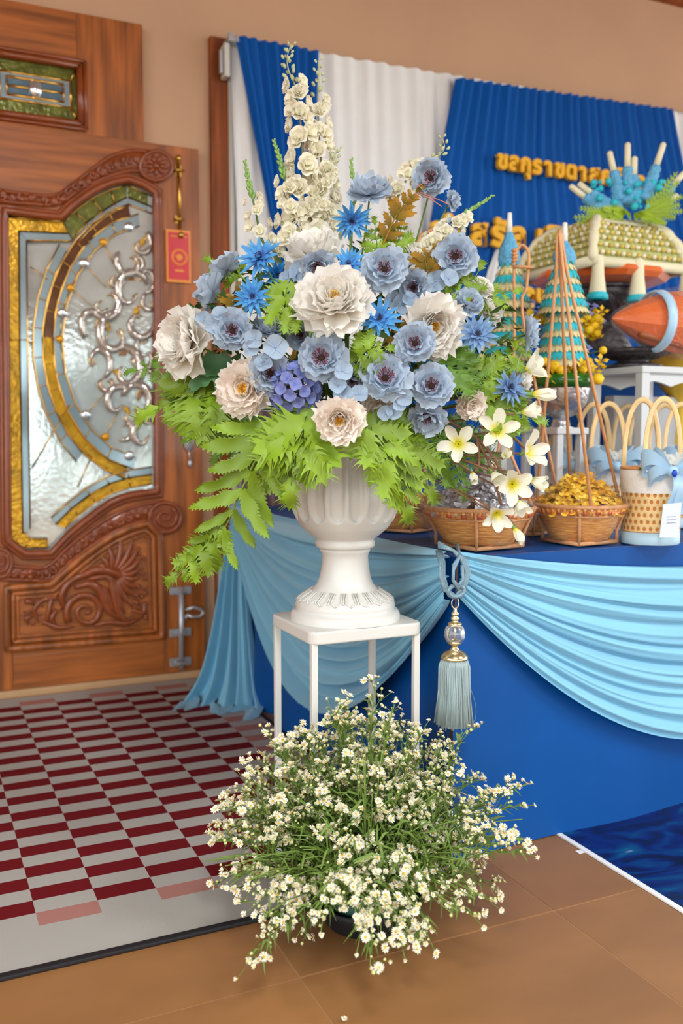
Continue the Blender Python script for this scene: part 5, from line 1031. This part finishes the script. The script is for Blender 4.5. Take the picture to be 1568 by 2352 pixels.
def frond(label, pts, n, Lp, src, m, name='fern_frond', cat='fern', group='lime fern fronds in the urn', ang=58, droop=.25, nrm=(0,.35,1), end=True, prof=None, rad=.0022, fromcore=True):
    P_ = spl([at(*p) for p in pts], n*2+2); t = thing(name, label, cat, P_[0], group); inv = t.matrix_basis.inverted(); s = MB()
    if fromcore: s.tube([core.lerp(P_[0],.2), core.lerp(P_[0],.7)+V((0,0,.01))]+P_, [rad]*2+[rad*(1.15-.9*k/(n*2+2)) for k in range(n*2+3)], 5)
    else: s.tube(P_, [rad*(1.15-.9*k/(n*2+2)) for k in range(n*2+3)], 5)
    obj('rachis', s, m, t); N0 = (RT*nrm[0]+UP*nrm[1]-FW*nrm[2]).normalized()
    for i in range(n):
        k = i*2+1; p = P_[k]; tg = (P_[k+1]-P_[k-1]).normalized(); S = N0.cross(tg).normalized(); q = i/max(1,n-1); L = Lp*FR.uniform(.88,1.12)*(prof(q) if prof else (.55+.75*sin(pi*(.18+.72*q))**.8)*(1-.35*q))
        for sg in (-1, 1):
            a = math.radians(ang*FR.uniform(.85,1.12)); d = tg*cos(a)+S*sg*sin(a)+N0*FR.uniform(-.25,.25)+V((0,0,-droop*FR.uniform(.5,1.4))); d.normalize(); nn = (N0+S*FR.uniform(-.35,.35)); nn = (nn-d*nn.dot(d)).normalized(); y_ = nn.cross(d)
            M_ = M4(((d.x,y_.x,nn.x,p.x),(d.y,y_.y,nn.y,p.y),(d.z,y_.z,nn.z,p.z),(0,0,0,1))); ob('leaflet', src[FR.randrange(len(src))], t, inv @ M_ @ M4.Diagonal((L, L*FR.uniform(.9,1.15)*(1 if sg > 0 else -1), L, 1)))
    if end:
        p = P_[-2]; d = (P_[-1]-P_[-3]).normalized(); nn = (N0-d*N0.dot(d)).normalized(); y_ = nn.cross(d); ob('leaflet', src[0], t, inv @ M4(((d.x,y_.x,nn.x,p.x),(d.y,y_.y,nn.y,p.y),(d.z,y_.z,nn.z,p.z),(0,0,0,1))) @ M4.Scale(Lp*.75, 4))
mm = lambda px, D=2.0: px*D/FPX
frond('longest fern frond cascading down left of the urn', [(660,965,2.02),(618,1005,1.98),(580,1070,1.97),(548,1140,1.98),(515,1215,2.0),(470,1275,2.03)], 7, mm(165), lg_l, m_fern, ang=60, droop=.30, nrm=(.1,.1,1), prof=lambda q: 1.0-.42*q, rad=.004)
frond('bright spiky tip of fern at the lower end of the cascade', [(520,1195,2.0),(480,1245,2.02),(435,1295,2.04),(400,1325,2.06)], 5, mm(75), sp_l, m_fern, ang=50, droop=.4, fromcore=False)
frond('spiky lime fern frond over the left rim of the urn', [(715,930,1.97),(695,990,1.93),(678,1050,1.92),(668,1115,1.94)], 5, mm(112), sp_l, m_fern, droop=.35)
frond('spiky fern frond between the cascade and the urn', [(660,960,2.0),(640,1020,1.97),(610,1080,1.98),(590,1130,2.0)], 5, mm(80), sp_l, m_fern, droop=.45)
frond('lime fern frond reaching out level to the far left', [(540,890,2.08),(480,902,2.05),(415,915,2.05),(350,945,2.07)], 6, mm(110), sp_l, m_fern, ang=62, droop=.55)
frond('dark green fern frond behind the far left peony', [(470,830,2.16),(410,840,2.16),(350,845,2.17),(305,852,2.18)], 5, mm(60), sp_d, m_fernd)
frond('lime fern frond sweeping down over the right rim of the urn', [(815,960,1.97),(860,1000,1.94),(900,1060,1.94),(925,1120,1.96),(932,1165,1.98)], 6, mm(92), sp_l, m_fern, droop=.3)
frond('second fern frond right of the urn, hanging over the baskets', [(870,965,2.0),(925,1010,2.0),(960,1065,2.01),(985,1125,2.03)], 6, mm(84), sp_l, m_fern, droop=.4)
frond('fern frond under the lily spray', [(960,980,2.06),(1010,1030,2.08),(1045,1080,2.1),(1060,1125,2.12)], 6, mm(66), sp_d, m_fernd, droop=.4)
frond('spiky lime leaf cluster left of the central cream peony', [(668,640,1.98),(655,690,1.95),(680,725,1.93),(715,755,1.93)], 4, mm(72), sp_l, m_fern)
frond('small lime fern in front of the deep blue cornflower', [(800,845,1.96),(830,815,1.93),(860,795,1.92),(895,800,1.93)], 4, mm(52), sp_l, m_fern)
frond('lime fern right of the round-eyed anemone', [(1000,850,2.02),(1040,845,2.02),(1085,855,2.04),(1120,890,2.06)], 5, mm(74), sp_d, m_fernd)
frond('bright lime leaf behind the dark blue cornflower', [(1090,910,2.1),(1140,935,2.08),(1190,950,2.08),(1235,965,2.1)], 5, mm(72), sp_l, m_fern, droop=.3)
frond('lime fern mass below the slate-blue cornflower', [(1060,830,2.08),(1100,850,2.07),(1140,860,2.08),(1180,850,2.1)], 5, mm(80), sp_l, m_fern)
frond('upright lime fern between the top cornflowers', [(868,600,2.12),(866,565,2.13),(862,535,2.14),(860,508,2.15)], 4, mm(40), sp_l, m_fern, droop=0)
frond('upright lime fern right of the high middle anemone', [(900,590,2.14),(912,560,2.15),(920,530,2.16),(922,505,2.17)], 4, mm(40), sp_l, m_fern, droop=0)
frond('lime leaf pointing up at the upper right', [(1020,690,2.08),(1055,670,2.09),(1085,645,2.1),(1105,610,2.12)], 4, mm(56), sp_l, m_fern, droop=0)
frond('lime leaf reaching right towards the leaf cones', [(1070,690,2.1),(1110,690,2.12),(1150,680,2.13),(1190,668,2.15)], 4, mm(48), sp_l, m_fern, droop=0)
frond('lime leaf behind the upper left anemones', [(560,640,2.16),(530,625,2.17),(505,615,2.18),(490,605,2.18)], 4, mm(52), sp_l, m_fern, droop=.1)
frond('dark fern hanging in shade at the left under the bouquet', [(560,930,2.2),(520,965,2.2),(480,990,2.21),(440,1005,2.22)], 5, mm(70), sp_d, m_fernd, droop=.4)
frond('dark fern in shade between the left frond and the cascade', [(600,940,2.14),(560,980,2.12),(535,1010,2.12),(505,1040,2.13)], 5, mm(76), sp_d, m_fernd, droop=.5)
frond('dark fern under the lower anemones right of the rim', [(880,940,2.08),(930,975,2.06),(980,1000,2.07),(1020,1000,2.08)], 5, mm(70), sp_d, m_fernd, droop=.5)
frond('dark fern behind the lilies at lower right', [(1000,960,2.14),(1060,1000,2.15),(1110,1040,2.16),(1150,1090,2.17)], 6, mm(66), sp_d, m_fernd, droop=.4)
frond('sprig of lime leaf at the far right under the edge-on anemone', [(1130,830,2.14),(1170,815,2.15),(1200,790,2.16),(1225,770,2.17)], 4, mm(44), sp_l, m_fern)
G3 = 'blue-green broad leaves in the urn'
frond('pair of broad blue-green leaves under the full white peony', [(545,835,2.06),(520,845,2.04),(495,860,2.03),(480,868,2.03)], 2, mm(95), bl_l, m_leaf, 'broad_leaf_sprig', 'leaf', G3, ang=38, droop=.2, end=True)
frond('broad blue-green leaf sprig among the right-hand ferns', [(1010,840,2.05),(1040,860,2.05),(1060,880,2.05),(1080,905,2.06)], 2, mm(60), bl_l, m_leaf, 'broad_leaf_sprig', 'leaf', G3, ang=45, droop=.1)
frond('broad leaves in shade behind the blush peony', [(560,910,2.1),(535,885,2.1),(515,870,2.1),(505,855,2.1)], 2, mm(66), bl_l, m_leaf, 'broad_leaf_sprig', 'leaf', G3, ang=45, droop=.1)
G4 = 'ochre autumn leaf sprigs in the urn'
frond('long ochre leaf sprig rising to the highest anemone', [(880,560,2.13),(905,505,2.13),(930,465,2.13),(962,435,2.14)], 6, mm(46), au_l, m_aut, 'autumn_leaf_sprig', 'leaf', G4, droop=0, ang=45)
frond('ochre leaf sprig left of the upper right anemone', [(985,650,2.08),(980,615,2.08),(978,590,2.09),(1000,565,2.1)], 4, mm(46), au_l, m_aut, 'autumn_leaf_sprig', 'leaf', G4, droop=0, ang=50)
frond('ochre leaves between the pale florets and the big lower anemone', [(660,900,2.0),(668,870,1.98),(665,845,1.98),(672,820,1.98)], 3, mm(40), au_l, m_aut, 'autumn_leaf_sprig', 'leaf', G4, droop=0, ang=50)
frond('ochre leaves right of the azure cornflower', [(930,830,2.02),(925,800,2.0),(918,775,1.99),(925,745,1.99)], 4, mm(40), au_l, m_aut, 'autumn_leaf_sprig', 'leaf', G4, droop=0, ang=50)
frond('reddish ochre leaves beside the upper left anemones', [(560,730,2.1),(540,705,2.1),(535,685,2.1),(545,660,2.1)], 3, mm(40), au_l, m_aut, 'autumn_leaf_sprig', 'leaf', G4, droop=0, ang=50)
tw = MB()
for pts in ([(962,440),(985,450),(1010,460),(1030,470)],[(960,445),(985,455),(1015,475)],[(955,430),(975,420),(985,415)],[(1000,600),(985,600),(965,610)],[(990,610),(1010,612),(1030,605)]): tw.tube(spl([at(x,y,2.14) for x, y in pts], 8), .0014, 5)
tw.tube([at(960,440,2.14), at(920,490,2.14), at(885,560,2.14), core], .002, 5); tw.tube([at(1000,600,2.14), at(960,650,2.14), core], .002, 5)
tag(obj('twig', tw, mat('pinkish_twig', srgb(176,112,92), .6)), 'thin pinkish twigs carrying the highest anemones', 'twig')
fb = MB(); rr = random.Random(77)
for i in range(900):
    a = rr.uniform(0,2*pi); q = math.sqrt(rr.random()); x = 800+390*q*cos(a); y = 790+205*q*sin(a)-30; D = UD-.02-.20*math.sqrt(max(0,1-q*q))+rr.uniform(.03,.16)
    p = at(x, y, D); d = V((rr.uniform(-1,1), rr.uniform(-1,1), rr.uniform(-1,.6))).normalized(); n = d.cross(V((rr.uniform(-1,1),rr.uniform(-1,1),1))).normalized(); L = rr.uniform(.025,.05); nn = d.cross(n)
    fb.add([p, p+d*L*.4+n*L*.22+nn*.004, p+d*L, p+d*L*.4-n*L*.22+nn*.004, p+d*L*.5], [(0,1,4),(1,2,4),(2,3,4),(3,0,4)])
o = tag(obj('filler_foliage', fb, m_dleaf), 'mass of small dark green filler leaves deep inside the bouquet', 'foliage', kind='stuff')
# ---------------------------------------------------------------- floor bouquet of small white asters
m_aw = mat('aster_petal', srgb(236,233,208), .65, rnd=.06); m_ay = mat('aster_eye', srgb(226,176,44), .7); m_ast = mat('aster_stem', srgb(104,130,52), .6, rnd=.22); m_ab = mat('aster_bud', srgb(206,212,140), .6)
def aster(seed, cup=.25, n=15):
    r = random.Random(seed); mb = MB()
    for k in range(n):
        a = 2*pi*k/n+r.uniform(-.12,.12); t_ = cup+r.uniform(-.2,.25); L = r.uniform(.85,1.08); d = V((cos(a)*cos(t_), sin(a)*cos(t_), sin(t_))); s = V((-sin(a), cos(a), 0))
        mb.add([d*.2-s*.06, d*.2+s*.06, d*L*.75+s*.13, d*L-V((0,0,.08)), d*L*.75-s*.13], [(0,1,2,3,4)], False)
    me = mb; me.ball((0,0,.10), (.27,.27,.16), 8, 4); k0 = n
    m = me.mesh('blossom', m_aw); m.materials.append(m_ay)
    for i, p in enumerate(m.polygons):
        if i >= n: p.material_index = 1
    return m
asm = [aster(1), aster(2,.45,14), aster(3,.75,13), aster(4,1.05,12)]
BX, BY = .86, 1.735
bowl = thing('floor_bowl', 'low black plastic bowl with green foam under the aster bouquet', 'bowl', (BX,BY,0)); o = MB(); o.lathe([(.001,.001),(.09,.001),(.11,.04),(.122,.060),(.116,.060),(.10,.03),(.001,.03)], 36, (BX,BY,0)); obj('bowl', o, m_rubber, bowl)
o = MB(); o.lathe([(.001,.02),(.09,.03),(.106,.075),(.09,.09),(.001,.105)], 24, (BX,BY,0)); obj('wet_foam', o, mat('blue_green_foam', srgb(40,84,76), .6), bowl)
rr = random.Random(5)
def aster_spray(tip, label, nfl, seed, base=None, big=1.):
    r = random.Random(seed); q = .11*math.sqrt(r.random()); tip = V(tip)
    dv = V((tip.x-BX, tip.y-BY, 0)); dn = dv.normalized() if dv.length > .02 else V((0,0,0))
    b = V(base) if base else V((BX,BY,.085))+dn*min(.115, dv.length*.45)+V((r.uniform(-.03,.03), r.uniform(-.03,.03), 0))
    t = thing('aster_spray', label, 'flower', b, 'white aster stems in the floor bouquet'); inv = t.matrix_basis.inverted()
    mid = b.lerp(tip, .5)+V((0,0,.05+.10*max(0, dv.length-.15)+.03*r.random()))-dn*.02
    P_ = bez(b, mid, tip, 12); Lg = (tip-b).length; s = MB(); s.tube(P_, [.0018-.0009*k/12 for k in range(13)], 4); lv = MB(); bl = []; bd_ = MB(); sb_ = MB()
    for k in range(int(22+Lg*70)):
        u = r.random()*.86; i = min(11, int(u*12)); p = P_[i].lerp(P_[i+1], u*12-i); tg = (P_[i+1]-P_[i]).normalized(); a = r.uniform(0,6.28); sd = V((cos(a), sin(a), r.uniform(-.3,.4))); d = (tg*.9+sd*.75).normalized(); L = r.uniform(.025,.065)*(1.25-.7*u); n = d.cross(V((r.uniform(-.5,.5),r.uniform(-.5,.5),1))).normalized()*r.uniform(.0018,.0032)
        m1 = p+d*L*.5+V((0,0,.004)); te = p+d*L+V((0,0,-.3*L)); lv.add([p, m1+n, te, m1-n], [(0,1,2,3)])
    nb = max(4, nfl//3)
    for j in range(nb):
        u = lerp(.40, .97, (j+r.random()*.6)/nb); i = min(11, int(u*12)); p = P_[i]; tg = (P_[i+1]-P_[i]).normalized(); a = r.uniform(0,6.28); sd = V((cos(a), sin(a), r.uniform(0,.6))); Lb = r.uniform(.03,.08)*(1.15-.6*u)
        e = p+(tg*.9+sd*.65).normalized()*Lb; s.tube([p, p.lerp(e,.5)+tg*.004, e], .0008, 4)
        for h in range(5):
            a = r.uniform(0,6.28); f = e+V((cos(a), sin(a), r.uniform(-.3,.9)))*r.uniform(.006,.019); s.tube([p.lerp(e,.7), f], .0006, 3)
            if h < 4: bl.append(f)
            else: bd_.ball(f, r.uniform(.0026,.0040), 6, 4)
        for h in range(2): f = p.lerp(e,.6)+V((r.uniform(-1,1),r.uniform(-1,1),r.uniform(-.3,.6)))*.014; bd_.ball(f, r.uniform(.0022,.0036), 6, 4)
    bl.append(tip); obj('stem', s, m_ast, t); obj('leaves', lv, m_ast, t)['kind'] = 'stuff'
    obj('buds', bd_, m_ab, t)['kind'] = 'stuff'
    small = MB(); mi = []
    for f in bl:
        n = ((f-b).normalized()*.6+V((r.uniform(-.6,.6), r.uniform(-.6,.6)-.35, r.uniform(-.1,.8)))).normalized()
        k = 0 if r.random() < .35*big else r.choice((1,1,2,2,3)); sc_ = r.uniform(.0062,.0098)*(1.15 if k == 0 else .95); M_ = M4.Translation(f) @ n.to_track_quat('Z','Y').to_matrix().to_4x4() @ M4.Rotation(r.uniform(0,6.28), 4, 'Z') @ M4.Scale(sc_, 4)
        if sc_ > .0078: ob('blossom', asm[k], t, inv @ M_)
        else: small.add([M_ @ v.co for v in asm[k].vertices], [tuple(p.vertices) for p in asm[k].polygons], False); mi += [p.material_index for p in asm[k].polygons]
    if mi:
        o = obj('small_blossoms', small, m_aw, t); o.data.materials.append(m_ay); o.data.polygons.foreach_set('material_index', mi); o['kind'] = 'stuff'
# outline stems first (each can be pointed at), then the dense dome
for (x, y, D, l) in [(862,1556,2.02,'tallest aster stem, rising in front of the back stand leg'),(908,1612,2.0,'tall thin aster stem with mostly green buds, right of the tallest'),(984,1655,1.98,'aster stem against the blue cloth left of the tassel tip'),(1076,1668,1.96,'aster stem with top cluster under the tassel, at the right'),(1218,1800,1.96,'aster stem leaning far right against the blue cloth, upper one'),(1226,1850,1.94,'aster stem leaning far right, just below the upper one'),(1208,1935,1.86,'aster stem at far right over the cloth hem'),
   (1232,1968,1.80,'thin single aster sprig pointing right over the floor tiles'),(612,1688,2.0,'aster stem at upper left in front of the left stand leg'),(695,1660,2.02,'aster stem between the left and front stand legs'),(486,1935,1.92,'aster stem reaching farthest left over the rug'),(520,1850,1.96,'aster stem at left with brownish cream heads'),(520,2040,1.84,'aster stem spreading left just above the rug edge'),(560,2100,1.78,'aster stem lying over the black rug edge'),(545,2248,1.66,'thin aster sprig trailing on the floor tiles at lower left'),(1150,2090,1.76,'aster stem drooping right with one large head'),
   (1110,2130,1.72,'aster stem drooping low at the right front'),(850,2225,1.63,'lowest aster stem hanging in front of the bowl'),(930,2205,1.66,'aster stem hanging at the front right of the bowl'),(1000,2190,1.70,'aster stem at the front right touching the tiles'),(620,2130,1.76,'aster stem with cream clusters at the front left'),(770,1640,2.0,'aster stem with a cream head left of the tallest'),(1160,1820,1.95,'aster stem with crowded heads at right below the tassel'),(560,1780,1.96,'aster stem at left among cream brown-tinged heads')]:
    p = at(x, y, D); p.z = max(p.z, .012); aster_spray(p, l, 16 if y < 1700 or x < 560 else 18, int(x+y))
for k in range(96):                     # dense dome of stems
    a = k*2.39996; q = math.sqrt((k+.5)/96); rx = .34*q
    x = BX+rx*cos(a)*1.05; y = BY+rx*sin(a)*.80+.06; z = .415*math.sqrt(max(.04, 1-q*q*.92))+.10*rr.random()*(1-q)
    if sin(a) < -.3: z = max(.06, z*.85-.05); y += .03
    if sin(a) < -.5 and q > .72: z = rr.uniform(.02,.20)
    zn = 'crown of the floor bouquet' if q < .42 else 'left side of the floor bouquet, over the rug' if cos(a) < -.6 else 'right side of the floor bouquet, beside the blue cloth' if cos(a) > .6 else 'low front of the floor bouquet, over the bowl' if sin(a) < 0 else 'back of the floor bouquet, among the stand legs'
    aster_spray((x+rr.uniform(-.02,.02), y, z), 'small white aster stem in the '+zn, 17, 1000+k, big=1.3)
for k in range(11):                     # heads spilling over the front of the bowl
    x, y, D = rr.uniform(700,1010), rr.uniform(2050,2215), 0; y -= 90*abs(x-870)/150*.5
    D = lerp(1.80, 1.62, (y-1900)/300)+rr.uniform(-.02,.03); p = at(x, y, D); p.z = max(p.z, .015); aster_spray(p, 'white yellow-eyed aster stem spilling over the front rim of the black bowl', 12, 3000+k, big=1.6, base=(BX+rr.uniform(-.09,.09), BY-.03+rr.uniform(-.06,.05), .09))
gr = MB()
for k in range(2600):                   # thin grassy leaves that fill the heart of the bouquet
    a = rr.uniform(0,6.28); q = math.sqrt(rr.random()); b = V((BX+.11*q*cos(a), BY+.11*q*sin(a), .085)); dn = V((cos(a)*q, sin(a)*q*.9, 0)); t0 = rr.uniform(.05,.75); hgt = rr.uniform(.18,.36)*(1-.45*q)
    P = lambda t: b+dn*(.26*t**1.25)+V((0,0,hgt*(t*1.25-.45*t*t*(.6+q))))
    d = V((rr.uniform(-1,1),rr.uniform(-1,1),rr.uniform(.2,1.6))).normalized(); p = P(t0); L = rr.uniform(.03,.08); n = d.cross(V((rr.uniform(-1,1),rr.uniform(-1,1),.3))).normalized()*rr.uniform(.0015,.003)
    gr.add([p-n*.6, p+n*.6, p+d*L*.55+n, p+d*L*.55-n, p+d*L+V((0,0,-.3*L))], [(0,1,2,3),(3,2,4)])
for k in range(170):
    a = rr.uniform(0,6.28); q = math.sqrt(rr.random()); b = V((BX+.11*q*cos(a), BY+.11*q*sin(a), .085)); dn = V((cos(a)*q, sin(a)*q*.9, 0)); hgt = rr.uniform(.22,.38)*(1-.4*q); gr.tube([b+dn*(.25*t**1.25)+V((0,0,hgt*(t*1.25-.45*t*t*(.6+q)))) for t in (0,.25,.5,.75,1)], .0013, 4)
tag(obj('leafy_stems', gr, m_ast), 'thicket of narrow green leaves and bare stems in the heart of the floor bouquet', 'foliage', kind='stuff')
o = ob('fallen_blossom', asm[0], None, M4.Translation(onz(790,2340,.004)) @ M4.Rotation(.3,4,'X') @ M4.Scale(.007, 4)); tag(o, 'single fallen white aster head on the tiles at the bottom edge', 'flower')
p = onz(1337,1956,0); o = MB().box((p.x-.016,p.y-.008,.0002),(p.x+.012,p.y+.008,.0022)); tag(bev(obj('tape_scrap', o, m_whitec), .0008), 'scrap of white tape at the pale edge of the blue floor mat', 'tape')
